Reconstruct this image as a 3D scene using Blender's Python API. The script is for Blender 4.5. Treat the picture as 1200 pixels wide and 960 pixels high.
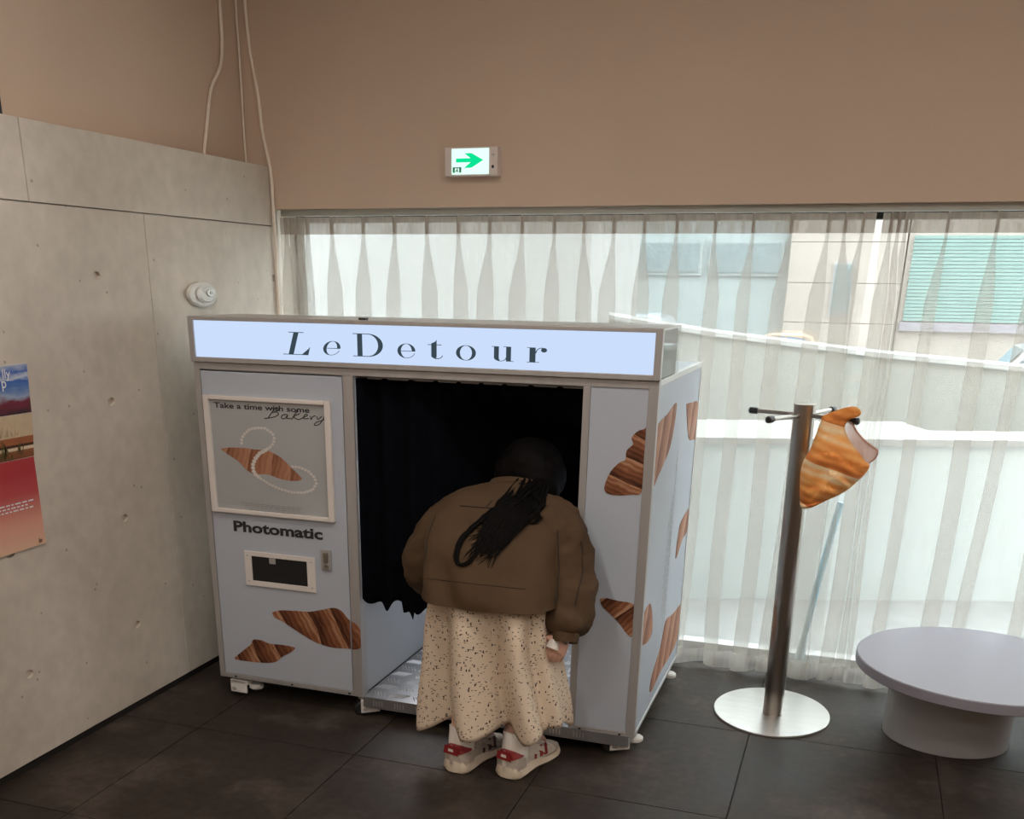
import bpy, bmesh, math, random
from mathutils import Vector, Matrix, noise
from mathutils.bvhtree import BVHTree

random.seed(7)
for _o in list(bpy.data.objects):
    bpy.data.objects.remove(_o)
SC = bpy.context.scene
COL = SC.collection
PI = math.pi

# ---------------------------------------------------------------- camera, world, exposure
CAM_F, CAM_PX, CAM_PY = 1196.03, 564.61, 794.26
YAW, PITCH, ROLL, CAM_H = -0.3384, -0.3706, 0.0127, 1.8
fw = Vector((math.sin(YAW) * math.cos(PITCH), math.cos(YAW) * math.cos(PITCH), math.sin(PITCH)))
rt = Vector((math.cos(YAW), -math.sin(YAW), 0))
up = rt.cross(fw)
c_, s_ = math.cos(ROLL), math.sin(ROLL)
rt, up = c_ * rt + s_ * up, -s_ * rt + c_ * up
cd = bpy.data.cameras.new('camera')
cd.sensor_fit = 'HORIZONTAL'
cd.sensor_width = 36.0
cd.lens = CAM_F * 36.0 / 1200.0
cd.shift_x = (600 - CAM_PX) / 1200.0
cd.shift_y = (CAM_PY - 480) / 1200.0
cd.clip_start = 0.05
cd.clip_end = 200
cam = bpy.data.objects.new('camera', cd)
cam.matrix_world = Matrix(((rt.x, up.x, -fw.x, 0), (rt.y, up.y, -fw.y, 0), (rt.z, up.z, -fw.z, CAM_H), (0, 0, 0, 1)))
COL.objects.link(cam)
SC.camera = cam

SKY = 6.9
LAMP = 84.0
LED = 17.0
w = bpy.data.worlds.new('overcast_sky')
SC.world = w
w.use_nodes = True
bg = w.node_tree.nodes['Background']
bg.inputs[0].default_value = (0.88, 0.95, 1.0, 1)
bg.inputs[1].default_value = SKY

vs = SC.view_settings
vs.view_transform = 'Standard'
vs.look = 'None'
vs.gamma = 1.0
vs.use_curve_mapping = False
vs.exposure = 0.0

# ---------------------------------------------------------------- materials
def srgb(r, g, b):
    f = lambda c: (c / 255 / 12.92) if c / 255 <= 0.04045 else ((c / 255 + 0.055) / 1.055) ** 2.4
    return (f(r), f(g), f(b), 1)

def new_mat(name):
    m = bpy.data.materials.new(name)
    m.use_nodes = True
    nt = m.node_tree
    nt.nodes.clear()
    out = nt.nodes.new('ShaderNodeOutputMaterial')
    return m, nt, out

def N(nt, t, **kw):
    n = nt.nodes.new(t)
    for k, v in kw.items():
        if k.startswith('i_'):
            n.inputs[int(k[2:])].default_value = v
        else:
            setattr(n, k, v)
    return n

def ramp(nt, stops):
    r = nt.nodes.new('ShaderNodeValToRGB')
    e = r.color_ramp.elements
    while len(e) > 1:
        e.remove(e[-1])
    e[0].position, e[0].color = stops[0]
    for p, c in stops[1:]:
        x = e.new(p)
        x.color = c
    return r

def pm(name, col, rough=0.6, metal=0.0, var=0.06, scale=6.0, bump=0.0, bscale=40.0, spec=0.5, stretch=(1, 1, 1), coat=0.0):
    """principled with noise variation of the base colour and a fine relief"""
    m, nt, out = new_mat(name)
    b = N(nt, 'ShaderNodeBsdfPrincipled')
    b.inputs['Roughness'].default_value = rough
    b.inputs['Metallic'].default_value = metal
    b.inputs['Specular IOR Level'].default_value = spec
    b.inputs['Coat Weight'].default_value = coat
    tc = N(nt, 'ShaderNodeTexCoord')
    mp = N(nt, 'ShaderNodeMapping')
    mp.inputs['Scale'].default_value = stretch
    nt.links.new(tc.outputs['Object'], mp.inputs['Vector'])
    nz = N(nt, 'ShaderNodeTexNoise')
    nz.inputs['Scale'].default_value = scale
    nz.inputs['Detail'].default_value = 5
    nt.links.new(mp.outputs[0], nz.inputs['Vector'])
    lo = tuple(max(0, c * (1 - var)) for c in col[:3]) + (1,)
    hi = tuple(min(1, c * (1 + var)) for c in col[:3]) + (1,)
    r = ramp(nt, [(0.3, lo), (0.7, hi)])
    nt.links.new(nz.outputs[0], r.inputs[0])
    nt.links.new(r.outputs[0], b.inputs['Base Color'])
    if bump > 0:
        n2 = N(nt, 'ShaderNodeTexNoise')
        n2.inputs['Scale'].default_value = bscale
        n2.inputs['Detail'].default_value = 6
        nt.links.new(mp.outputs[0], n2.inputs['Vector'])
        bp = N(nt, 'ShaderNodeBump')
        bp.inputs['Strength'].default_value = bump
        bp.inputs['Distance'].default_value = 0.01
        nt.links.new(n2.outputs[0], bp.inputs['Height'])
        nt.links.new(bp.outputs[0], b.inputs['Normal'])
    nt.links.new(b.outputs[0], out.inputs[0])
    return m

def emit(name, col, strength):
    m, nt, out = new_mat(name)
    e = N(nt, 'ShaderNodeEmission')
    e.inputs[0].default_value = col
    e.inputs[1].default_value = strength
    nt.links.new(e.outputs[0], out.inputs[0])
    return m

M = {}
M['plaster'] = pm('beige_plaster', (0.64, 0.49, 0.375, 1), 0.9, var=0.04, scale=1.2, bump=0.08, bscale=60)
M['ceiling'] = pm('ceiling_paint', (0.7, 0.64, 0.57, 1), 0.9, var=0.03)
M['black_gap'] = pm('dark_recess', (0.02, 0.018, 0.016, 1), 0.9)
M['alu'] = pm('brushed_aluminium', (0.46, 0.44, 0.43, 1), 0.45, 0.45, var=0.05, scale=30, stretch=(1, 1, 0.1))
M['alu_light'] = pm('pale_aluminium', (0.62, 0.60, 0.58, 1), 0.4, 0.6, var=0.04, scale=30)
M['panel'] = pm('grey_white_sheet', (0.46, 0.495, 0.56, 1), 0.45, var=0.02, scale=2)
M['inner'] = pm('pale_inner_panel', (0.46, 0.48, 0.50, 1), 0.4, var=0.03, scale=2)
M['white_plastic'] = pm('white_plastic', (0.78, 0.76, 0.72, 1), 0.4, var=0.03)
M['pink_plastic'] = pm('ivory_profile', (0.74, 0.68, 0.64, 1), 0.35, var=0.03)
M['black'] = pm('black_plastic', (0.012, 0.012, 0.012, 1), 0.45, var=0.1)
M['ink'] = pm('black_ink', (0.02, 0.02, 0.022, 1), 0.6)
M['sign_ink'] = emit('backlit_dark_ink', srgb(62, 76, 86), 0.9)
M['pocket'] = pm('dark_pocket', (0.006, 0.006, 0.007, 1), 0.7)
M['black_cloth'] = pm('black_velvet', (0.0028, 0.0033, 0.0055, 1), 0.95, var=0.3, scale=20, spec=0.05)
M['steel'] = pm('brushed_steel', (0.36, 0.325, 0.29, 1), 0.28, 1.0, var=0.1, scale=25, stretch=(1, 1, 0.05))
M['steel_plate'] = pm('steel_plate', (0.72, 0.70, 0.67, 1), 0.3, 0.85, var=0.05, scale=60, stretch=(0.1, 1, 1))
M['tread'] = pm('tread_plate', (0.40, 0.40, 0.41, 1), 0.38, 0.8, var=0.1, scale=10)
M['table_top'] = pm('lilac_grey_laminate', (0.255, 0.24, 0.28, 1), 0.45, var=0.015, scale=2)
M['table_leg'] = pm('grey_lacquer', (0.33, 0.325, 0.325, 1), 0.5, var=0.03, scale=2)
M['cord'] = pm('ivory_cable', (0.90, 0.78, 0.66, 1), 0.5)
M['rail'] = pm('rail_metal', (0.5, 0.52, 0.48, 1), 0.4, 0.5)
M['frame_dark'] = pm('dark_window_frame', (0.03, 0.035, 0.04, 1), 0.4, 0.3)
M['frame_white'] = pm('white_window_frame', (0.75, 0.75, 0.73, 1), 0.4)
M['skin'] = pm('skin', (0.62, 0.36, 0.27, 1), 0.5, var=0.05, scale=20)
M['hair'] = pm('dark_brown_hair', (0.0028, 0.0020, 0.0017, 1), 0.7, spec=0.1, var=0.4, scale=60, stretch=(4, 4, 0.3))
M['jacket'] = pm('olive_brown_cotton', (0.080, 0.047, 0.024, 1), 0.85, var=0.12, scale=7, bump=0.15, bscale=9, spec=0.25)
M['seam'] = pm('brown_stitching', (0.03, 0.018, 0.01, 1), 0.85)
M['sock'] = pm('white_ribbed_sock', (0.85, 0.80, 0.74, 1), 0.9, bump=0.2, bscale=120, stretch=(1, 1, 0.1))
M['sole'] = pm('cream_rubber', (0.74, 0.62, 0.48, 1), 0.6)
M['shoe'] = pm('beige_suede', (0.50, 0.43, 0.36, 1), 0.9, var=0.15, scale=60)
M['shoe_light'] = pm('cream_mesh', (0.70, 0.63, 0.54, 1), 0.9, var=0.1, scale=90)
M['red'] = pm('dark_red_leather', (0.26, 0.018, 0.02, 1), 0.5)
M['dark_stripe'] = pm('dark_maroon_leather', (0.06, 0.02, 0.02, 1), 0.5)
M['lace'] = pm('white_lace', (0.75, 0.7, 0.64, 1), 0.9)
M['asphalt'] = pm('pale_paving', (0.36, 0.365, 0.36, 1), 0.9, var=0.15, scale=8)
M['ext_white'] = pm('white_render_wall', (0.31, 0.31, 0.30, 1), 0.9, var=0.05, scale=2)
M['ext_blue'] = pm('pale_blue_grey_render', (0.74, 0.80, 0.81, 1), 0.9, var=0.05, scale=2)
M['ext_ledge'] = pm('white_ledge', (0.50, 0.50, 0.49, 1), 0.9, var=0.04)
M['ext_grey'] = pm('grey_ramp_concrete', (0.36, 0.36, 0.33, 1), 0.9, var=0.06, scale=1.5)
M['ext_beige'] = pm('beige_stone', (0.42, 0.37, 0.33, 1), 0.9, var=0.06, scale=3)
M['ext_facade'] = pm('blue_grey_facade', (0.33, 0.38, 0.38, 1), 0.8, var=0.05, scale=2)
M['ext_glass'] = pm('facade_glass', (0.20, 0.25, 0.26, 1), 0.4)
M['shutter'] = pm('green_shutter', (0.185, 0.315, 0.29, 1), 0.7, var=0.04)
M['mauve'] = pm('mauve_strip', (0.28, 0.26, 0.29, 1), 0.7)
M['car_white'] = pm('white_car_paint', (0.75, 0.77, 0.8, 1), 0.25, coat=0.5)
M['car_blue'] = pm('pale_blue_car_paint', (0.45, 0.55, 0.62, 1), 0.25, coat=0.5)
M['car_orange'] = pm('tan_car_paint', (0.62, 0.42, 0.28, 1), 0.25, coat=0.5)
M['car_glass'] = pm('car_glass', (0.20, 0.27, 0.36, 1), 0.1)
M['tyre'] = pm('tyre_rubber', (0.02, 0.02, 0.02, 1), 0.8)
M['blue_pole'] = pm('light_blue_plastic', (0.30, 0.55, 0.68, 1), 0.4)
M['sign_face'] = emit('sign_face', srgb(203, 222, 252), 1.0)
M['exit_face'] = emit('exit_face', srgb(222, 255, 245), 1.15)
M['exit_green'] = emit('exit_green', srgb(10, 228, 150), 1.0)
M['lamp_glow'] = emit('lamp_glow', (1.0, 0.94, 0.87, 1), LAMP)
M['led_glow'] = emit('led_glow', (0.97, 0.98, 1.0, 1), LED)

def mat_concrete():
    m, nt, out = new_mat('cast_concrete')
    b = N(nt, 'ShaderNodeBsdfPrincipled')
    b.inputs['Roughness'].default_value = 0.75
    tc = N(nt, 'ShaderNodeTexCoord')
    n1 = N(nt, 'ShaderNodeTexNoise'); n1.inputs['Scale'].default_value = 1.6; n1.inputs['Detail'].default_value = 6
    n2 = N(nt, 'ShaderNodeTexNoise'); n2.inputs['Scale'].default_value = 14; n2.inputs['Detail'].default_value = 8
    nt.links.new(tc.outputs['Object'], n1.inputs['Vector']); nt.links.new(tc.outputs['Object'], n2.inputs['Vector'])
    r1 = ramp(nt, [(0.3, (0.58, 0.51, 0.43, 1)), (0.7, (0.74, 0.665, 0.575, 1))])
    r2 = ramp(nt, [(0.35, (0.90, 0.90, 0.90, 1)), (0.65, (1, 1, 1, 1))])
    nt.links.new(n1.outputs[0], r1.inputs[0]); nt.links.new(n2.outputs[0], r2.inputs[0])
    mx = N(nt, 'ShaderNodeMix', data_type='RGBA', blend_type='MULTIPLY')
    mx.inputs[0].default_value = 1
    nt.links.new(r1.outputs[0], mx.inputs[6]); nt.links.new(r2.outputs[0], mx.inputs[7])
    vo = N(nt, 'ShaderNodeTexVoronoi'); vo.inputs['Scale'].default_value = 11
    nt.links.new(tc.outputs['Object'], vo.inputs['Vector'])
    r3 = ramp(nt, [(0.045, (0.45, 0.42, 0.38, 1)), (0.07, (1, 1, 1, 1))])
    nt.links.new(vo.outputs['Distance'], r3.inputs[0])
    m2 = N(nt, 'ShaderNodeMix', data_type='RGBA', blend_type='MULTIPLY'); m2.inputs[0].default_value = 0.8
    nt.links.new(mx.outputs[2], m2.inputs[6]); nt.links.new(r3.outputs[0], m2.inputs[7])
    nt.links.new(m2.outputs[2], b.inputs['Base Color'])
    bp = N(nt, 'ShaderNodeBump'); bp.inputs['Strength'].default_value = 0.15; bp.inputs['Distance'].default_value = 0.01
    nt.links.new(n2.outputs[0], bp.inputs['Height']); nt.links.new(bp.outputs[0], b.inputs['Normal'])
    nt.links.new(b.outputs[0], out.inputs[0])
    return m
M['concrete'] = mat_concrete()

def mat_tile():
    m, nt, out = new_mat('dark_stone_tile')
    b = N(nt, 'ShaderNodeBsdfPrincipled')
    b.inputs['Specular IOR Level'].default_value = 0.3
    tc = N(nt, 'ShaderNodeTexCoord'); oi = N(nt, 'ShaderNodeObjectInfo')
    va = N(nt, 'ShaderNodeVectorMath', operation='ADD')
    nt.links.new(tc.outputs['Object'], va.inputs[0]); nt.links.new(oi.outputs['Location'], va.inputs[1])
    n1 = N(nt, 'ShaderNodeTexNoise'); n1.inputs['Scale'].default_value = 2.2; n1.inputs['Detail'].default_value = 8; n1.inputs['Roughness'].default_value = 0.65
    n2 = N(nt, 'ShaderNodeTexNoise'); n2.inputs['Scale'].default_value = 25; n2.inputs['Detail'].default_value = 8
    nt.links.new(va.outputs[0], n1.inputs['Vector']); nt.links.new(va.outputs[0], n2.inputs['Vector'])
    r1 = ramp(nt, [(0.34, (0.023, 0.0155, 0.0112, 1)), (0.52, (0.037, 0.0265, 0.0195, 1)), (0.68, (0.085, 0.066, 0.052, 1))])
    nt.links.new(n1.outputs[0], r1.inputs[0])
    r2 = ramp(nt, [(0.4, (0.82, 0.82, 0.82, 1)), (0.7, (1.2, 1.2, 1.2, 1))])
    nt.links.new(n2.outputs[0], r2.inputs[0])
    mx = N(nt, 'ShaderNodeMix', data_type='RGBA', blend_type='MULTIPLY'); mx.inputs[0].default_value = 1
    nt.links.new(r1.outputs[0], mx.inputs[6]); nt.links.new(r2.outputs[0], mx.inputs[7])
    hv = N(nt, 'ShaderNodeMapRange'); hv.inputs[3].default_value = 0.88; hv.inputs[4].default_value = 1.12
    nt.links.new(oi.outputs['Random'], hv.inputs[0])
    m2 = N(nt, 'ShaderNodeMix', data_type='RGBA', blend_type='MULTIPLY'); m2.inputs[0].default_value = 1
    nt.links.new(mx.outputs[2], m2.inputs[6]); nt.links.new(hv.outputs[0], m2.inputs[7])
    nt.links.new(m2.outputs[2], b.inputs['Base Color'])
    rr = ramp(nt, [(0.35, (0.50, 0.50, 0.50, 1)), (0.7, (0.72, 0.72, 0.72, 1))])
    nt.links.new(n1.outputs[0], rr.inputs[0]); nt.links.new(rr.outputs[0], b.inputs['Roughness'])
    bp = N(nt, 'ShaderNodeBump'); bp.inputs['Strength'].default_value = 0.1; bp.inputs['Distance'].default_value = 0.005
    nt.links.new(n2.outputs[0], bp.inputs['Height']); nt.links.new(bp.outputs[0], b.inputs['Normal'])
    nt.links.new(b.outputs[0], out.inputs[0])
    return m
M['tile'] = mat_tile()

def mat_sheer(name, fac, trans=(0.97, 0.97, 0.965, 1), col=(0.64, 0.60, 0.55, 1)):
    m, nt, out = new_mat(name)
    t = N(nt, 'ShaderNodeBsdfTransparent'); t.inputs[0].default_value = trans
    d = N(nt, 'ShaderNodeBsdfDiffuse'); d.inputs[0].default_value = col
    l = N(nt, 'ShaderNodeBsdfTranslucent'); l.inputs[0].default_value = col
    a = N(nt, 'ShaderNodeMixShader'); a.inputs[0].default_value = 0.5
    nt.links.new(d.outputs[0], a.inputs[1]); nt.links.new(l.outputs[0], a.inputs[2])
    tc = N(nt, 'ShaderNodeTexCoord')
    mp = N(nt, 'ShaderNodeMapping'); mp.inputs['Scale'].default_value = (60, 60, 4)
    nt.links.new(tc.outputs['Object'], mp.inputs['Vector'])
    nz = N(nt, 'ShaderNodeTexNoise'); nz.inputs['Scale'].default_value = 1.0; nz.inputs['Detail'].default_value = 3
    nt.links.new(mp.outputs[0], nz.inputs['Vector'])
    mr = N(nt, 'ShaderNodeMapRange'); mr.inputs[1].default_value = 0.3; mr.inputs[2].default_value = 0.7
    mr.inputs[3].default_value = fac * 0.88; mr.inputs[4].default_value = min(1, fac * 1.12)
    nt.links.new(nz.outputs[0], mr.inputs[0])
    s = N(nt, 'ShaderNodeMixShader')
    nt.links.new(mr.outputs[0], s.inputs[0]); nt.links.new(t.outputs[0], s.inputs[1]); nt.links.new(a.outputs[0], s.inputs[2])
    nt.links.new(s.outputs[0], out.inputs[0])
    return m
M['sheer'] = mat_sheer('sheer_voile', 0.30, col=(0.62, 0.575, 0.52, 1))
M['sheer_band'] = mat_sheer('sheer_heading', 0.82, col=(0.47, 0.405, 0.345, 1))
M['sheer_hem'] = mat_sheer('sheer_hem', 0.55)
M['lining'] = mat_sheer('pink_lining', 0.6, col=(0.60, 0.42, 0.36, 1))

def mat_glass(name, gl=0.05):
    m, nt, out = new_mat(name)
    t = N(nt, 'ShaderNodeBsdfTransparent'); t.inputs[0].default_value = (0.95, 0.97, 0.96, 1)
    g = N(nt, 'ShaderNodeBsdfGlossy'); g.inputs['Roughness'].default_value = 0.02
    s = N(nt, 'ShaderNodeMixShader'); s.inputs[0].default_value = gl
    nt.links.new(t.outputs[0], s.inputs[1]); nt.links.new(g.outputs[0], s.inputs[2]); nt.links.new(s.outputs[0], out.inputs[0])
    return m
M['glass'] = mat_glass('window_glass')
M['acrylic'] = mat_glass('acrylic_end', 0.25)

def mat_bands(name, stops, direction, scale, distort, detail_scale, rough=0.6, rot=0.0, bump=0.0, nmix=0.36):
    """croissant-like print: distorted bands across the given object axis"""
    m, nt, out = new_mat(name)
    b = N(nt, 'ShaderNodeBsdfPrincipled'); b.inputs['Roughness'].default_value = rough
    b.inputs['Specular IOR Level'].default_value = 0.25
    tc = N(nt, 'ShaderNodeTexCoord')
    mp = N(nt, 'ShaderNodeMapping'); mp.inputs['Rotation'].default_value = rot
    nt.links.new(tc.outputs['Object'], mp.inputs['Vector'])
    wv = N(nt, 'ShaderNodeTexWave', wave_type='BANDS', bands_direction=direction)
    wv.inputs['Scale'].default_value = scale; wv.inputs['Distortion'].default_value = distort
    wv.inputs['Detail'].default_value = 3; wv.inputs['Detail Scale'].default_value = detail_scale
    nt.links.new(mp.outputs[0], wv.inputs['Vector'])
    nz = N(nt, 'ShaderNodeTexNoise'); nz.inputs['Scale'].default_value = 14; nz.inputs['Detail'].default_value = 5
    nt.links.new(mp.outputs[0], nz.inputs['Vector'])
    w2 = N(nt, 'ShaderNodeTexWave', wave_type='BANDS', bands_direction=direction, wave_profile='SAW')
    w2.inputs['Scale'].default_value = scale * .22; w2.inputs['Distortion'].default_value = distort * .5
    w2.inputs['Detail'].default_value = 2; w2.inputs['Detail Scale'].default_value = detail_scale
    nt.links.new(mp.outputs[0], w2.inputs['Vector'])
    m0 = N(nt, 'ShaderNodeMix', data_type='FLOAT'); m0.inputs[0].default_value = 0.76
    nt.links.new(wv.outputs['Fac'], m0.inputs[2]); nt.links.new(w2.outputs['Fac'], m0.inputs[3])
    mx = N(nt, 'ShaderNodeMix', data_type='FLOAT'); mx.inputs[0].default_value = nmix
    nt.links.new(m0.outputs[0], mx.inputs[2]); nt.links.new(nz.outputs[0], mx.inputs[3])
    r = ramp(nt, stops)
    nt.links.new(mx.outputs[0], r.inputs[0]); nt.links.new(r.outputs[0], b.inputs['Base Color'])
    if bump:
        bp = N(nt, 'ShaderNodeBump'); bp.inputs['Strength'].default_value = bump; bp.inputs['Distance'].default_value = 0.01
        nt.links.new(mx.outputs[0], bp.inputs['Height']); nt.links.new(bp.outputs[0], b.inputs['Normal'])
    nt.links.new(b.outputs[0], out.inputs[0])
    return m
CR = [(0.22, (0.05, 0.015, 0.007, 1)), (0.42, (0.15, 0.05, 0.022, 1)), (0.60, (0.26, 0.10, 0.046, 1)), (0.78, (0.48, 0.26, 0.15, 1))]
M['crois_a'] = mat_bands('croissant_print_a', CR, 'X', 13, 5.0, 1.2, rot=(0, 0.5, 0))
M['crois_b'] = mat_bands('croissant_print_b', CR, 'Z', 16, 4.0, 1.2, rot=(0, -0.35, 0))
M['crois_c'] = mat_bands('croissant_print_c', CR, 'X', 16, 4.0, 1.2, rot=(0, -0.8, 0))
CS = [(0.12, (0.16, 0.055, 0.026, 1)), (0.4, (0.33, 0.14, 0.08, 1)), (0.65, (0.48, 0.24, 0.15, 1)), (0.9, (0.66, 0.43, 0.32, 1))]
M['crois_s'] = mat_bands('croissant_print_side', CS, 'Y', 9, 5.0, 1.2, rot=(0.5, 0, 0))
CP = [(0.1, (0.15, 0.055, 0.03, 1)), (0.5, (0.36, 0.16, 0.09, 1)), (0.9, (0.52, 0.27, 0.16, 1))]
M['crois_p'] = mat_bands('croissant_print_poster', CP, 'X', 14, 5.0, 1.2, rot=(0, -0.3, 0))
CB = [(0.18, (0.42, 0.11, 0.025, 1)), (0.38, (0.78, 0.27, 0.065, 1)), (0.55, (0.92, 0.43, 0.13, 1)), (0.74, (0.94, 0.70, 0.42, 1))]
M['bag'] = mat_bands('croissant_plush', CB, 'Z', 9.0, 3.0, 1.0, rough=0.85, rot=(0, -0.28, 0), bump=0.3, nmix=0.42)

def mat_skirt():
    m, nt, out = new_mat('cream_flecked_cotton')
    b = N(nt, 'ShaderNodeBsdfPrincipled'); b.inputs['Roughness'].default_value = 0.9; b.inputs['Specular IOR Level'].default_value = 0.15
    tc = N(nt, 'ShaderNodeTexCoord')
    facs = []
    for k, (rot, sc, st) in enumerate([((0.3, 0.5, 0.0), 46, (1, 1, 2.6)), ((0.9, -0.4, 0.6), 40, (2.4, 1, 1)), ((0.2, 1.2, 1.1), 52, (1, 1, 2.8))]):
        mp = N(nt, 'ShaderNodeMapping'); mp.inputs['Rotation'].default_value = rot; mp.inputs['Scale'].default_value = st
        mp.inputs['Location'].default_value = (k * 3.1, k * 1.7, k)
        nt.links.new(tc.outputs['Object'], mp.inputs['Vector'])
        vo = N(nt, 'ShaderNodeTexVoronoi'); vo.inputs['Scale'].default_value = sc * 0.75
        nt.links.new(mp.outputs[0], vo.inputs['Vector'])
        r = ramp(nt, [(0.15, (1, 1, 1, 1)), (0.19, (0, 0, 0, 1))])
        nt.links.new(vo.outputs['Distance'], r.inputs[0])
        facs.append(r)
    a = N(nt, 'ShaderNodeMath', operation='MAXIMUM'); c = N(nt, 'ShaderNodeMath', operation='MAXIMUM')
    nt.links.new(facs[0].outputs[0], a.inputs[0]); nt.links.new(facs[1].outputs[0], a.inputs[1])
    nt.links.new(a.outputs[0], c.inputs[0]); nt.links.new(facs[2].outputs[0], c.inputs[1])
    mx = N(nt, 'ShaderNodeMix', data_type='RGBA')
    mx.inputs[6].default_value = (0.74, 0.60, 0.46, 1); mx.inputs[7].default_value = (0.04, 0.025, 0.02, 1)
    nt.links.new(c.outputs[0], mx.inputs[0]); nt.links.new(mx.outputs[2], b.inputs['Base Color'])
    nt.links.new(b.outputs[0], out.inputs[0])
    return m
M['skirt'] = mat_skirt()

def mat_gradient(name, z0, z1, stops, noise=0.0):
    """flat print whose colours run along the height of the sheet"""
    m, nt, out = new_mat(name)
    b = N(nt, 'ShaderNodeBsdfPrincipled'); b.inputs['Roughness'].default_value = 0.5
    tc = N(nt, 'ShaderNodeTexCoord'); sx = N(nt, 'ShaderNodeSeparateXYZ')
    nt.links.new(tc.outputs['Object'], sx.inputs[0])
    mr = N(nt, 'ShaderNodeMapRange'); mr.inputs[1].default_value = z0; mr.inputs[2].default_value = z1
    nt.links.new(sx.outputs['Z'], mr.inputs[0])
    src = mr.outputs[0]
    if noise:
        nz = N(nt, 'ShaderNodeTexNoise'); nz.inputs['Scale'].default_value = 14; nz.inputs['Detail'].default_value = 5
        mp = N(nt, 'ShaderNodeMapping'); mp.inputs['Scale'].default_value = (1, 1, 2.5)
        nt.links.new(tc.outputs['Object'], mp.inputs[0]); nt.links.new(mp.outputs[0], nz.inputs['Vector'])
        ma = N(nt, 'ShaderNodeMath', operation='MULTIPLY_ADD'); ma.inputs[1].default_value = noise
        nt.links.new(nz.outputs[0], ma.inputs[0]); nt.links.new(src, ma.inputs[2])
        sb = N(nt, 'ShaderNodeMath', operation='SUBTRACT'); sb.inputs[1].default_value = noise * 0.5
        nt.links.new(ma.outputs[0], sb.inputs[0]); src = sb.outputs[0]
    r = ramp(nt, stops)
    nt.links.new(src, r.inputs[0]); nt.links.new(r.outputs[0], b.inputs['Base Color'])
    nt.links.new(b.outputs[0], out.inputs[0])
    return m

# ---------------------------------------------------------------- mesh helpers
ORIGIN = {}

def tag(o, label=None, cat=None, group=None, kind=None):
    if label: o['label'] = label
    if cat: o['category'] = cat
    if group: o['group'] = group
    if kind: o['kind'] = kind
    return o

def thing(name, loc, label, cat, group=None):
    o = bpy.data.objects.new(name, None)
    o.empty_display_size = 0.1
    COL.objects.link(o)
    o.location = loc
    ORIGIN[o.name] = Vector(loc)
    return tag(o, label, cat, group)

def org(parent, loc):
    if parent is not None:
        return ORIGIN[parent.name]
    return Vector(loc) if loc is not None else Vector((0, 0, 0))

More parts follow.
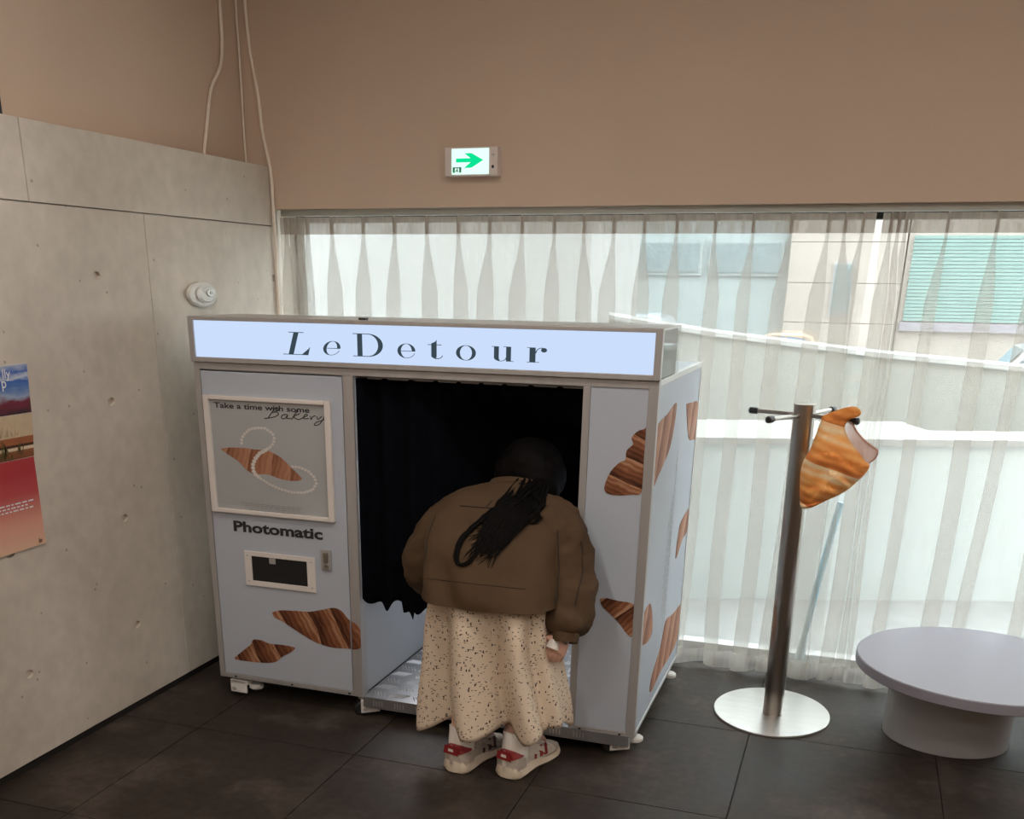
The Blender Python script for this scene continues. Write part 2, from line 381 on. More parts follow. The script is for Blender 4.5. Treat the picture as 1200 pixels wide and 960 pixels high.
class MB:
    def __init__(self):
        self.v, self.f, self.m = [], [], []
    def add(self, vs, fs):
        b = len(self.v)
        self.v += [tuple(p) for p in vs]
        self.f += [tuple(i + b for i in q) for q in fs]
        return self
    def box(self, x0, x1, y0, y1, z0, z1, bev=0.0):
        if bev <= 0:
            self.add([(x0, y0, z0), (x1, y0, z0), (x1, y1, z0), (x0, y1, z0), (x0, y0, z1), (x1, y0, z1), (x1, y1, z1), (x0, y1, z1)],
                     [(0, 3, 2, 1), (4, 5, 6, 7), (0, 1, 5, 4), (1, 2, 6, 5), (2, 3, 7, 6), (3, 0, 4, 7)])
        else:
            bm = bmesh.new()
            bmesh.ops.create_cube(bm, size=1)
            for q in bm.verts:
                q.co = Vector(((x0 + x1) / 2 + q.co.x * (x1 - x0), (y0 + y1) / 2 + q.co.y * (y1 - y0), (z0 + z1) / 2 + q.co.z * (z1 - z0)))
            bmesh.ops.bevel(bm, geom=bm.edges[:], offset=bev, segments=2, affect='EDGES', profile=0.6)
            self.frombm(bm)
        return self
    def frombm(self, bm):
        bm.verts.index_update()
        self.add([q.co[:] for q in bm.verts], [[q.index for q in f.verts] for f in bm.faces])
        bm.free()
        return self
    def loft(self, rings, cap=True, closed=True):
        n = len(rings[0]); b = len(self.v)
        for r in rings:
            self.v += [tuple(p) for p in r]
        for i in range(len(rings) - 1):
            for j in range(n if closed else n - 1):
                k = (j + 1) % n
                self.f.append((b + i * n + j, b + i * n + k, b + (i + 1) * n + k, b + (i + 1) * n + j))
        if cap and closed:
            self.f.append(tuple(b + j for j in reversed(range(n))))
            self.f.append(tuple(b + (len(rings) - 1) * n + j for j in range(n)))
        return self
    def tube(self, pts, r, n=8, cap=True):
        pts = [Vector(p) for p in pts]
        rs = r if isinstance(r, (list, tuple)) else [r] * len(pts)
        rings = []
        prev = None
        for i, p in enumerate(pts):
            d = (pts[min(i + 1, len(pts) - 1)] - pts[max(i - 1, 0)])
            d = d.normalized() if d.length > 1e-9 else Vector((0, 0, 1))
            a = prev if prev is not None else (Vector((1, 0, 0)) if abs(d.x) < 0.9 else Vector((0, 1, 0)))
            a = (a - d * a.dot(d)).normalized()
            bvec = d.cross(a); prev = a
            rings.append([p + (a * math.cos(2 * PI * k / n) + bvec * math.sin(2 * PI * k / n)) * rs[i] for k in range(n)])
        return self.loft(rings, cap)
    def disc(self, c, axis, rx, ry, t, n=40, bev=0.0):
        """elliptic disc of thickness t along axis from c"""
        ax = 'xyz'.index(axis)
        def P(a, s, h):
            u, v = math.cos(a) * rx * s, math.sin(a) * ry * s
            p = [0, 0, 0]; p[ax] = h
            o = [i for i in range(3) if i != ax]
            p[o[0]] = u; p[o[1]] = v
            return (c[0] + p[0], c[1] + p[1], c[2] + p[2])
        A = [2 * PI * k / n for k in range(n)]
        if bev:
            k = 1 - bev / min(rx, ry)
            rings = [[P(a, k, 0) for a in A], [P(a, 1, math.copysign(bev, t)) for a in A], [P(a, 1, t - math.copysign(bev, t)) for a in A], [P(a, k, t) for a in A]]
        else:
            rings = [[P(a, 1, 0) for a in A], [P(a, 1, t) for a in A]]
        return self.loft(rings)
    def ellipsoid(self, c, r, seg=24, rng=16, R=None):
        rings = []
        for i in range(1, rng):
            th = PI * i / rng
            ring = []
            for j in range(seg):
                a = 2 * PI * j / seg
                p = Vector((r[0] * math.sin(th) * math.cos(a), r[1] * math.sin(th) * math.sin(a), r[2] * math.cos(th)))
                if R: p = R @ p
                ring.append(p + Vector(c))
            rings.append(ring)
        return self.loft(rings)
    def prism(self, poly, plane, val, t):
        """poly in (u,z); plane 'y': u=x, front at y=val, thickness t in +plane direction"""
        def P(u, z, d): return (u, val + d, z) if plane == 'y' else (val + d, u, z)
        n = len(poly); b = len(self.v)
        self.v += [P(u, z, 0) for u, z in poly] + [P(u, z, t) for u, z in poly]
        for i in range(n):
            k = (i + 1) % n
            self.f.append((b + i, b + k, b + n + k, b + n + i))
        self.f.append(tuple(b + i for i in range(n))); self.f.append(tuple(b + n + i for i in reversed(range(n))))
        return self
    def mesh(self, name, origin, mat, smooth=False):
        o = Vector(origin)
        me = bpy.data.meshes.new(name)
        me.from_pydata([tuple(Vector(p) - o) for p in self.v], [], self.f)
        bm = bmesh.new(); bm.from_mesh(me)
        bmesh.ops.recalc_face_normals(bm, faces=bm.faces[:])
        bm.to_mesh(me); bm.free()
        if mat is not None: me.materials.append(M[mat] if isinstance(mat, str) else mat)
        if smooth:
            for p in me.polygons: p.use_smooth = True
            try: me.set_sharp_from_angle(angle=smooth if isinstance(smooth, float) else 0.7)
            except Exception: pass
        me.update()
        return me
    def build(self, name, mat, parent=None, loc=None, smooth=False):
        og = org(parent, loc)
        me = self.mesh(name, og, mat, smooth)
        ob = bpy.data.objects.new(name, me)
        COL.objects.link(ob)
        if parent is not None: ob.parent = parent
        else: ob.location = og
        ORIGIN[ob.name] = og
        return ob

def struct(o):
    o['kind'] = 'structure'
    return o

def evaluate_into(ob):
    """bake the modifiers of ob into its mesh"""
    dg = bpy.context.evaluated_depsgraph_get()
    ev = ob.evaluated_get(dg)
    me = bpy.data.meshes.new_from_object(ev)
    old = ob.data
    ob.modifiers.clear()
    ob.data = me
    bpy.data.meshes.remove(old)
    return ob

def text_mb(txt, size, bold=0.0, shear=0.0, spacing=1.0, width=None):
    """flat text mesh as (verts2d, faces), scaled so it starts at x=0, baseline 0, optionally fitted to width"""
    cu = bpy.data.curves.new('txt', 'FONT')
    cu.body = txt; cu.size = size; cu.offset = bold; cu.shear = shear; cu.space_character = spacing
    cu.resolution_u = 4
    ob = bpy.data.objects.new('txt', cu)
    COL.objects.link(ob)
    dg = bpy.context.evaluated_depsgraph_get()
    me = bpy.data.meshes.new_from_object(ob.evaluated_get(dg))
    vs = [(v.co.x, v.co.y) for v in me.vertices]
    fs = [tuple(p.vertices) for p in me.polygons]
    bpy.data.objects.remove(ob); bpy.data.curves.remove(cu); bpy.data.meshes.remove(me)
    x0 = min(v[0] for v in vs); x1 = max(v[0] for v in vs)
    k = (width / (x1 - x0)) if width else 1.0
    return [((v[0] - x0) * k, v[1]) for v in vs], fs

def put_text(txt, size, plane, val, u0, z0, name, mat, parent, **kw):
    vs, fs = text_mb(txt, size, **kw)
    mb = MB()
    mb.add([((u0 + a, val, z0 + b) if plane == 'y' else (val, u0 + a, z0 + b)) for a, b in vs], fs)
    return mb.build(name, mat, parent)

def smoothstep(a, b, x):
    t = max(0, min(1, (x - a) / (b - a)))
    return t * t * (3 - 2 * t)

# ================================================================ THE SETTING
WX, WZ = -2.8346, 2.306         # concrete wall face, its top
CX = -2.969                     # plaster wall above the concrete
YW = 4.859                      # plaster face of the back wall
ZS = 2.118                      # underside of the back wall over the window
XR_ROOM, YF_ROOM, ZC = 4.2, -3.6, 3.45

# floor: screed with one object per stone tile
TX, TY, OX, OY = 0.7429, 0.8053, -0.2419, 4.1713
floor = struct(MB().box(WX - 0.4, XR_ROOM + .2, YF_ROOM - .2, 5.22, -0.10, -0.006).build('floor', 'black_gap', None, (0, 0, -0.10)))
ORIGIN[floor.name] = Vector((0, 0, -0.10))
full_tile = MB().box(-TX / 2 + .002, TX / 2 - .002, -TY / 2 + .002, TY / 2 - .002, -0.012, 0.0, 0.0015).mesh('floor_tile', (0, 0, 0), 'tile')
for i in range(-4, 6):
    for j in range(-10, 2):
        x0, x1, y0, y1 = OX + i * TX, OX + (i + 1) * TX, OY + (j - 1) * TY, OY + j * TY
        if x1 < WX + .02 or y0 > 5.1 or x0 > XR_ROOM or y1 < YF_ROOM: continue
        cut = x0 < WX or y1 > 5.2
        if not cut:
            o = bpy.data.objects.new('floor_tile', full_tile); COL.objects.link(o)
            o.location = ((x0 + x1) / 2, (y0 + y1) / 2, 0.10)
        else:
            a0, a1, b0, b1 = max(x0, WX - .03), x1, y0, min(y1, 5.2)
            c = ((a0 + a1) / 2, (b0 + b1) / 2, 0)
            me = MB().box(a0 + .002, a1 - .002, b0 + .002, b1 - .002, -0.012, 0.0, 0.0015).mesh('floor_tile', c, 'tile')
            o = bpy.data.objects.new('floor_tile', me); COL.objects.link(o); o.location = (c[0], c[1], 0.10)
        o.parent = floor

ceiling = struct(MB().box(CX - .2, XR_ROOM + .2, YF_ROOM - .2, YW + .4, ZC, ZC + .15).build('ceiling', 'ceiling', None, (0, 0, ZC)))
# back wall: beam of plaster over the window, pier to the right of it
struct(MB().box(CX - .2, XR_ROOM, YW, YW + .36, ZS, ZC).box(2.6, XR_ROOM, YW, YW + .36, 0, ZS).build('wall_back', 'plaster', None, (0, YW, 0)))
struct(MB().box(XR_ROOM, XR_ROOM + .2, YF_ROOM, YW + .36, 0, ZC).build('wall_right', 'plaster', None, (XR_ROOM, 0, 0)))
struct(MB().box(WX - .2, XR_ROOM, YF_ROOM - .2, YF_ROOM, 0, ZC).build('wall_front', 'plaster', None, (0, YF_ROOM, 0)))
struct(MB().box(CX - .2, CX, YF_ROOM, YW, WZ - .02, ZC).build('wall_upper_left', 'plaster', None, (CX, 0, WZ)))
struct(MB().box(WX - .06, WX - .012, YW, 5.22, 0, ZS).build('trim_1', 'concrete', None, (WX, YW, 0)))
struct(MB().box(CX, CX + .03, 2.95, 3.235, WZ, ZC).build('trim_2', 'frame_dark', None, (CX, 3.1, WZ)))

# concrete wall: core, and one cast panel per formwork field with tie holes sunk into it
wall_left = struct(MB().box(WX - .30, WX - .03, YF_ROOM, YW, 0, WZ - .004).build('wall_left', 'concrete', None, (WX, 0, 0)))
struct(MB().box(WX - .03, WX - .018, YF_ROOM, YW, 0, 0.034).build('shadow_gap_left', 'black_gap', None, (WX, 0, 0)))  # near-black strip: the shade in the recessed base gap, put into colour
hole_y = [4.83 - 0.0, 3.50, 2.85, 2.20, 1.55, .9]
hole_z = [1.802, 1.328, .852, .38]
panels = [(3.19, YW - .002, 2.041, WZ), (1.55, 3.19, 2.041, WZ), (-.1, 1.55, 2.041, WZ), (YF_ROOM, -.1, 2.041, WZ),
          (3.83, YW - .002, .036, 2.041), (2.19, 3.83, .036, 2.041), (.55, 2.19, .036, 2.041), (-1.1, .55, .036, 2.041), (YF_ROOM, -1.1, .036, 2.041)]
for (y0, y1, z0, z1) in panels:
    g = .0022
    p = MB().box(WX - .03, WX, y0 + g, y1 - g, z0 + g, z1 - g * (z1 < WZ), 0.002).build('concrete_panel', 'concrete', wall_left)
    cut = MB()
    for hy in hole_y:
        for hz in hole_z:
            if y0 + .03 < hy < y1 - .02 and z0 < hz < z1:
                cut.disc((WX - .014, hy, hz), 'x', .023, .016, .03, 16)
    if cut.v:
        co = cut.build('cutter', 'concrete', wall_left)
        md = p.modifiers.new('b', 'BOOLEAN'); md.object = co; md.operation = 'DIFFERENCE'; md.solver = 'EXACT'
        evaluate_into(p)
        bpy.data.objects.remove(co)

# window: frame, mullions and panes behind the curtain
win = struct(thing('window_1', (0, 5.12, 0), None, None))
MB().box(WX, 2.6, 5.08, 5.16, 0, .075).build('sill_frame', 'frame_white', win)
MB().box(WX, 2.6, 5.09, 5.15, ZS - .05, ZS).build('head_frame', 'frame_dark', win)
mull = [WX + .02, 1.45, 2.58]
for mx_ in mull:
    MB().box(mx_ - .022, mx_ + .022, 5.09, 5.15, .075, ZS - .05).build('mullion', 'frame_white', win)
for a, b in zip(mull[:-1], mull[1:]):
    MB().box(a + .02, b - .02, 5.115, 5.122, .07, ZS - .045).build('pane', 'glass', win)

# ---------------------------------------------------------------- outside, seen through the voile
struct(MB().box(-14, 14, 5.22, 22, -.12, -.01).build('ground_outside', 'asphalt', None, (0, 12, -.12)))
d = Vector((1.83, .68, 0)).normalized(); nrm = Vector((-d.y, d.x, 0))
def slab(a, L0, L1, wdt, z0, z1):
    P = [a + d * L0, a + d * L1, a + d * L1 + nrm * wdt, a + d * L0 + nrm * wdt]
    return [(p.x, p.y, z0) for p in P] + [(p.x, p.y, z1) for p in P], [(0, 3, 2, 1), (4, 5, 6, 7), (0, 1, 5, 4), (1, 2, 6, 5), (2, 3, 7, 6), (3, 0, 4, 7)]
a0 = Vector((-.875, 6.10, 0))
pw = thing('terrace_parapet', (-.875, 6.1, -.01), 'pale blue-grey terrace wall with a white ledge outside the glass', 'wall')
MB().add(*slab(a0, -1.5, 1.53, .78, -.01, .93)).build('parapet_wall', 'ext_blue', pw)
MB().add(*slab(a0, 1.53, 4.0, .36, -.01, .93)).build('parapet_wall', 'ext_blue', pw)
MB().add(*slab(a0 - nrm * .02, -1.5, 1.55, .84, .93, .97)).build('ledge', 'ext_ledge', pw)
MB().add(*slab(a0 - nrm * .02, 1.55, 4.0, .40, .93, .97)).build('ledge', 'ext_ledge', pw)
rw = thing('ramp_wall', (-.5, 8.2, -.01), 'sloping grey concrete ramp wall beyond the terrace', 'wall')
ramp_top = [(-2.3, 1.636), (-1.994, 1.596), (-1.088, 1.478), (.049, 1.371), (1.038, 1.304), (5, 1.05)]
MB().prism([(-2.3, -.01)] + [(x, z - .03) for x, z in ramp_top] + [(5, -.01)], 'y', 8.0, .3).build('ramp_face', 'ext_grey', rw)
MB().prism([(x, z - .03) for x, z in ramp_top] + [(x, z) for x, z in reversed(ramp_top)], 'y', 7.97, .36).build('sunlit_coping', 'ext_ledge', rw)  # sunlit top edge of the ramp, put into a paler colour
tag(MB().box(-9, -1.825, 7.3, 7.95, -.01, 4.2).box(-9, -2.35, 7.9, 11.5, -.01, 4.2).box(-9, -1.79, 7.26, 7.95, 4.2, 4.35).build('white_building', 'ext_white', None, (-5.6, 9.4, -.01)),
    'plain white building behind the left half of the window', 'building')
fb = thing('office_building', (-2.8, 15.5, -.01), 'pale blue-grey office front with long window strips behind the ramp', 'building')
MB().box(-5.2, -1.0, 14.2, 17, -.01, 4.4).build('facade', 'ext_facade', fb)
for z0 in (1.9, 2.75, 3.5):
    for k in range(4):
        x0 = -5.0 + k * 1.0
        wf = MB().box(x0, x0 + .92, 14.16, 14.21, z0, z0 + .42).build('window', 'ext_facade', fb)
        MB().box(x0 + .04, x0 + .88, 14.14, 14.165, z0 + .04, z0 + .38).build('pane', 'ext_glass', wf)
bb = thing('beige_building', (-.5, 15.5, -.01), 'beige stone house with one grey window, left of the curtain gap', 'building')
for k in range(9):
    MB().box(-1.0, .32, 14.0, 17, -.01 + k * .46, .445 + k * .46, .008).build('stone_course', 'ext_beige', bb)
wf = MB().box(-.47, -.22, 13.97, 14.02, 1.45, 2.07).build('window', 'alu', bb)
MB().box(-.45, -.24, 13.955, 13.975, 1.48, 2.04).build('pane', 'ext_glass', wf)
gb = thing('shuttered_shop', (2.2, 15.5, -.01), 'pale shop front with a wide green roller shutter at the right', 'building')
MB().box(.34, 5.2, 14.06, 17, -.01, 4.2).build('facade', 'ext_beige', gb)
MB().box(.37, 5.0, 13.98, 14.06, 1.30, 1.40).build('sill_strip', 'mauve', gb)
ns = 24
for k in range(ns):
    z0 = 1.41 + k * (2.36 - 1.41) / ns
    MB().box(.40, 4.9, 14.02 - .012, 14.06, z0 + .004, z0 + (2.36 - 1.41) / ns - .003).build('shutter_slat', 'shutter', gb)

def car(name, loc, L, Hh, W, paint, label, rz=0):
    t = thing(name, loc, label, 'car', 'cars parked outside')
    x, y, z = loc
    prof = [(-.5, .22), (-.5, .50), (-.46, .56), (-.27, .60), (-.14, .97), (-.08, 1.0), (.17, 1.0), (.24, .96), (.36, .63), (.47, .58), (.5, .50), (.5, .22), (.42, .18), (-.42, .18)]
    mb = MB()
    rings = []
    for s, k in ((-.5, .93), (-.46, 1), (.46, 1), (.5, .93)):
        rings.append([(x + a * L * k, y + s * W, z + (b if b < .6 else .6 + (b - .6) * (.97 if abs(s) < .49 else .9)) * Hh) for a, b in prof])
    mb.loft(rings).build('body', paint, t, smooth=0.6)
    MB().prism([(x + a * L, z + b * Hh) for a, b in [(-.245, .62), (-.125, .93), (.02, .95), (.02, .62)]], 'y', y - .505 * W, .01).build('side_window', 'car_glass', t)
    MB().prism([(x + a * L, z + b * Hh) for a, b in [(.035, .62), (.035, .95), (.19, .92), (.315, .63)]], 'y', y - .505 * W, .01).build('side_window', 'car_glass', t)
    mb = MB()
    mb.add([(x - .272 * L, y - .40 * W, z + .62 * Hh), (x - .272 * L, y + .40 * W, z + .62 * Hh), (x - .15 * L, y + .38 * W, z + .955 * Hh), (x - .15 * L, y - .38 * W, z + .955 * Hh)], [(0, 1, 2, 3)])
    mb.build('windscreen', 'car_glass', t)
    for sx_ in (-.31, .31):
        for sy_ in (-.5, .38):
            MB().disc((x + sx_ * L, y + sy_ * W, z + .19 * Hh), 'y', .085 * L, .19 * Hh, .12 * W, 20, .01).build('wheel', 'tyre', t)
    return t
car('parked_car', (1.50, 9.9, .50), 1.9, .88, .8, 'car_white', 'white car with blue-tinted windows above the ramp wall at the right edge')
car('parked_car', (-2.6, 12.6, .50), 1.7, .98, .8, 'car_blue', 'pale blue car parked behind the ramp, left of the tan one')
car('parked_car', (-.85, 12.6, .50), 1.3, .82, .8, 'car_orange', 'small tan car parked behind the ramp in front of the office building')
tag(MB().box(-6, 6, 9.3, 13.4, -.01, .50).build('raised_street', 'asphalt', None, (0, 11, -.01)), kind='structure')

# ---------------------------------------------------------------- ceiling lamps (behind and above the camera)
for k, (lx, ly) in enumerate([(-1.6, 2.3), (.4, 2.3), (2.4, 2.3), (-1.6, .4), (.4, .4), (2.4, .4), (-1.6, -1.6), (.4, -1.6), (2.4, -1.6)]):
    t = thing('ceiling_lamp', (lx, ly, ZC), 'round warm ceiling downlight behind the viewpoint', 'lamp', 'ceiling downlights')
    MB().disc((lx, ly, ZC), 'z', .17, .17, -.05, 32, .006).build('housing', 'white_plastic', t)
    MB().disc((lx, ly, ZC - .05), 'z', .15, .15, -.004, 32).build('diffuser', 'lamp_glow', t)

# ================================================================ PHOTO BOOTH
BXL, BXR, BYF, BYB, BZT, BZB = -2.583, -.660, 3.7233, 4.755, 1.480, .095
OL, OR = -1.860, -.935
LBF, LBB, LBZ = 3.7095, 4.098, 1.655
booth = thing('photo_booth', ((BXL + BXR) / 2, (BYF + BYB) / 2, 0), 'grey self-service photo booth with a lit name sign and croissant prints', 'photo booth')
MB().box(BXL + .004, OL - .004, BYF + .03, BYB, BZB + .01, BZT - .004).build('machine_cabinet', 'inner', booth)
MB().box(OL, BXR - .004, BYB - .02, BYB, BZB + .02, BZT - .004).build('back_panel', 'inner', booth)
MB().box(BXL, BXR - .022, LBB + .002, BYB, BZT - .006, BZT - .002).build('roof_panel', 'panel', booth)
MB().box(OL, BXR - .02, BYF + .03, LBB, BZT - .034, BZT - .004).build('inner_ceiling', 'black', booth)
door = MB().box(BXL + .028, -1.909, BYF + .002, BYF + .028, BZB + .022, 1.444, .002).build('door_panel', 'panel', booth)
fpan = MB().box(OR + .028, BXR - .036, BYF + .004, BYF + .026, BZB + .02, 1.450).build('front_panel', 'panel', booth)
MB().box(OR + .028, BXR - .036, BYF + .027, BYF + .05, BZB + .02, 1.450).build('inner_front_panel', 'inner', booth)
span = MB().box(BXR - .02, BXR - .003, BYF + .03, BYB - .012, BZB + .018, BZT - .022).build('side_panel', 'panel', booth)
# aluminium profiles
prof = [(BXL, BXL + .026, BYF, BYF + .03, BZB, BZT - .002), (-1.905, OL, BYF, BYF + .05, BZB, 1.4495), (OR, OR + .027, BYF, BYF + .05, BZB, 1.4495),
        (BXR - .036, BXR, BYF, BYF + .030, BZB, BZT - .002), (BXL + .026, BXR - .036, BYF, BYF + .03, 1.450, BZT - .002),
        (BXL + .026, -1.905, BYF, BYF + .03, BZB, BZB + .021), (OR + .027, BXR - .036, BYF, BYF + .03, BZB, BZB + .019)]
for q in prof:
    MB().box(*q, .002).build('frame_profile', 'alu', booth)
for q in [(BXR - .021, BXR, BYF + .03, BYB, BZT - .022, BZT), (BXR - .021, BXR, BYF + .03, BYB, BZB, BZB + .018), (BXR - .021, BXR, BYB - .012, BYB, BZB + .018, BZT - .022)]:
    MB().box(*q, .002).build('edge_profile', 'alu_light', booth)
MB().box(OL, BXR - .022, BYF - .002, BYB - .02, .052, .102, .002).build('floor_plate', 'tread', booth)
fp = booth.children[-1]
mb = MB()
for i in range(11):
    for j in range(12):
        cx_, cy_ = OL + .05 + i * .10, BYF + .05 + j * .085
        if cx_ > BXR - .07 or cy_ > BYB - .07: continue
        sgn = 1 if (i + j) % 2 else -1
        for k in range(5):
            ox_ = (k - 2) * .0145
            A = Vector((cx_ + ox_ - .014 * sgn, cy_ - .024, .102)); B = Vector((cx_ + ox_ + .014 * sgn, cy_ + .024, .102))
            mb.add([(A.x - .0038, A.y, .1015), (A.x + .0038, A.y, .1015), (B.x + .0038, B.y, .1015), (B.x - .0038, B.y, .1015),
                    ((A.x * .8 + B.x * .2), A.y * .8 + B.y * .2, .1075), ((A.x * .2 + B.x * .8), A.y * .2 + B.y * .8, .1075)],
                   [(0, 1, 4), (1, 2, 5, 4), (2, 3, 5), (3, 0, 4, 5)])
for i in range(10):   # tread marks on the folded front lip
    for k in range(4):
        x0 = OL + .05 + i * .10 + k * .013
        mb.box(x0, x0 + .005, BYF - .0045, BYF - .001, .065, .088)
o = mb.build('tread_pattern', 'steel_plate', fp); o['kind'] = 'stuff'

def smooth_path2(P, n=4):
    out = []
    for i in range(len(P) - 1):
        p0, p1, p2, p3 = P[max(i - 1, 0)], P[i], P[i + 1], P[min(i + 2, len(P) - 1)]
        for k in range(n):
            t = k / n
            out.append(tuple(.5 * ((2 * b) + (-a + c) * t + (2 * a - 5 * b + 4 * c - dd) * t * t + (-a + 3 * b - 3 * c + dd) * t ** 3) for a, b, c, dd in zip(p0, p1, p2, p3)))
    out.append(tuple(P[-1]))
    return out
# flat decals
def decal(poly, plane, val, mat, parent, name='croissant_print'):
    t = .002 if plane == 'y' else -.002
    v = val - .0018 if plane == 'y' else val + .0018
    return MB().prism(poly, plane, v, t).build(name, mat, parent)
def rounded(P): return smooth_path2(P + [P[0]], 4)[:-1]
F_BIG = [(-2.29, 0.434), (-2.249, 0.448), (-2.169, 0.455), (-2.104, 0.459), (-2.039, 0.476), (-1.987, 0.49), (-1.949, 0.48), (-1.919, 0.448), (-1.888, 0.434), (-1.864, 0.407), (-1.864, 0.325), (-1.944, 0.312), (-2.008, 0.309), (-2.085, 0.324), (-2.162, 0.358), (-2.239, 0.398), (-2.278, 0.411)]
F_SMALL = [(-2.5, 0.195), (-2.455, 0.233), (-2.41, 0.27), (-2.395, 0.294), (-2.354, 0.296), (-2.314, 0.286), (-2.246, 0.288), (-2.187, 0.283), (-2.208, 0.259), (-2.25, 0.234), (-2.293, 0.201), (-2.375, 0.188), (-2.486, 0.186)]
R_UP = [(-0.839, 1.085), (-0.833, 1.117), (-0.814, 1.157), (-0.784, 1.188), (-0.766, 1.197), (-0.763, 1.231), (-0.741, 1.255), (-0.748, 1.277), (-0.728, 1.301), (-0.703, 1.311), (-0.698, 1.311), (-0.698, 1.2), (-0.698, 1.086), (-0.734, 1.072), (-0.787, 1.065), (-0.825, 1.069)]
R_LOW = [(-0.832, 0.657), (-0.812, 0.666), (-0.759, 0.66), (-0.698, 0.651), (-0.698, 0.587), (-0.698, 0.524), (-0.72, 0.535), (-0.754, 0.574), (-0.787, 0.603), (-0.82, 0.631)]
S_UP = [(3.755, 1.322), (3.843, 1.334), (3.958, 1.342), (4.122, 1.365), (4.149, 1.343), (4.12, 1.264), (4.055, 1.196), (3.947, 1.157), (3.842, 1.126), (3.755, 1.114)]
S_UPFAR = [(4.399, 1.335), (4.558, 1.324), (4.742, 1.301), (4.742, 1.157), (4.696, 1.151), (4.539, 1.18)]
S_MID = [(4.728, 0.832), (4.742, 0.732), (4.607, 0.713), (4.487, 0.662), (4.45, 0.681), (4.503, 0.804)]
S_LOW = [(3.755, 0.481), (3.755, 0.602), (3.88, 0.616), (3.955, 0.538), (3.971, 0.464), (3.873, 0.456)]
S_LOWFAR = [(4.734, 0.371), (4.723, 0.206), (4.556, 0.18), (4.279, 0.185), (4.096, 0.17), (4.029, 0.187), (4.065, 0.249), (4.224, 0.317), (4.314, 0.412), (4.496, 0.389)]
def clip(poly, a, b):      # part of the outline between u=a and u=b
    def cutp(P, lim, keep):
        out = []
        for i in range(len(P)):
            p, q = P[i], P[(i + 1) % len(P)]
            ip, iq = keep(p[0]), keep(q[0])
            if ip: out.append(p)
            if ip != iq:
                t = (lim - p[0]) / (q[0] - p[0]); out.append((lim, p[1] + t * (q[1] - p[1])))
        return out
    return cutp(cutp(poly, a, lambda u: u >= a), b, lambda u: u <= b)
decal(clip(rounded(F_BIG), -9, -1.911), 'y', BYF + .002, 'crois_a', door)
post = [c for c in booth.children if c.name.startswith('frame_profile')][1]
decal(clip(rounded(F_BIG), -1.903, OL - .002), 'y', BYF, 'crois_a', post)
decal(rounded(F_SMALL), 'y', BYF + .002, 'crois_a', door)
decal(clip(rounded(R_UP), -9, BXR - .037), 'y', BYF + .004, 'crois_b', fpan)
decal(clip(rounded(R_LOW), -9, BXR - .037), 'y', BYF + .004, 'crois_c', fpan)
for q in (S_UP, S_UPFAR, S_MID, S_LOW, S_LOWFAR):
    decal(clip(rounded(q), BYF + .031, BYB - .013), 'x', BXR - .003, 'crois_s', span)
mb = MB()       # three columns of fine print running down the side panel
for cidx, (yy, z1, z0) in enumerate([(4.275, 1.16, .43), (4.235, .98, .40), (4.19, .88, .47)]):
    zz = z1
    while zz > z0:
        l = random.uniform(.012, .04)
        mb.add([(BXR - .002, yy, zz), (BXR - .002, yy - .012, zz), (BXR - .002, yy - .012, zz - l), (BXR - .002, yy, zz - l)], [(0, 1, 2, 3)])
        zz -= l + .008
o = mb.build('fine_print', 'table_leg', span); o['kind'] = 'stuff'
put_text('Photomatic', .062, 'y', BYF - .0002, -2.452, .785, 'lettering', 'ink', door, bold=.0022, width=.43)

# framed poster on the door
pf = MB()
X0, X1, Z0, Z1 = -2.545, -1.958, .864, 1.350
bw, bh = .026, .017
for q in [(X0, X0 + bw, Z0, Z1), (X1 - bw, X1, Z0, Z1), (X0 + bw, X1 - bw, Z0, Z0 + bh), (X0 + bw, X1 - bw, Z1 - bh, Z1)]:
    pf.box(q[0], q[1], BYF - .016, BYF + .0015, q[2], q[3], .004)
pfo = pf.build('poster_frame', 'pink_plastic', booth)
MB().box(X0 + bw - .004, X1 - bw + .004, BYF - .003, BYF + .001, Z0 + bh - .004, Z1 - bh + .004).build('poster_sheet', pm('poster_grey_paper', (0.40, 0.41, 0.41, 1), .35, var=.05, scale=3), pfo)
PC = [(-2.484, 1.131), (-2.443, 1.139), (-2.377, 1.142), (-2.32, 1.139), (-2.263, 1.138), (-2.221, 1.125), (-2.187, 1.106), (-2.154, 1.077), (-2.12, 1.049), (-2.106, 1.03), (-2.143, 1.021), (-2.2, 1.024), (-2.263, 1.039), (-2.328, 1.037), (-2.363, 1.051), (-2.404, 1.086), (-2.446, 1.108)]
MB().prism(rounded(PC), 'y', BYF - .0042, .001).build('croissant_print', 'crois_p', pfo)
PEARL = [(-2.373, 1.147), (-2.381, 1.168), (-2.366, 1.196), (-2.335, 1.22), (-2.299, 1.228), (-2.263, 1.228), (-2.229, 1.21), (-2.221, 1.184), (-2.237, 1.158), (-2.263, 1.141), (-2.296, 1.124), (-2.319, 1.1), (-2.333, 1.071), (-2.328, 1.04), (-2.3, 1.02), (-2.259, 1.0), (-2.21, 0.983), (-2.153, 0.973), (-2.097, 0.976), (-2.057, 0.991), (-2.038, 1.017), (-2.044, 1.042), (-2.071, 1.065), (-2.105, 1.078), (-2.147, 1.081)]
mb = MB(); acc = 0.0
for i in range(len(PEARL) - 1):
    (ua, za), (ub, zb_) = PEARL[i], PEARL[i + 1]
    L = math.hypot(ub - ua, zb_ - za); s = -acc
    while True:
        s += .0150
        if s > L: acc = L - (s - .0150); break
        u, z = ua + (ub - ua) * s / L, za + (zb_ - za) * s / L
        big = 1.35 if 9 <= i <= 13 else 1.0
        mb.add([(u + .0078 * big * math.cos(a * PI / 4), BYF - .0052, z + .006 * big * math.sin(a * PI / 4)) for a in range(8)], [tuple(range(8))])
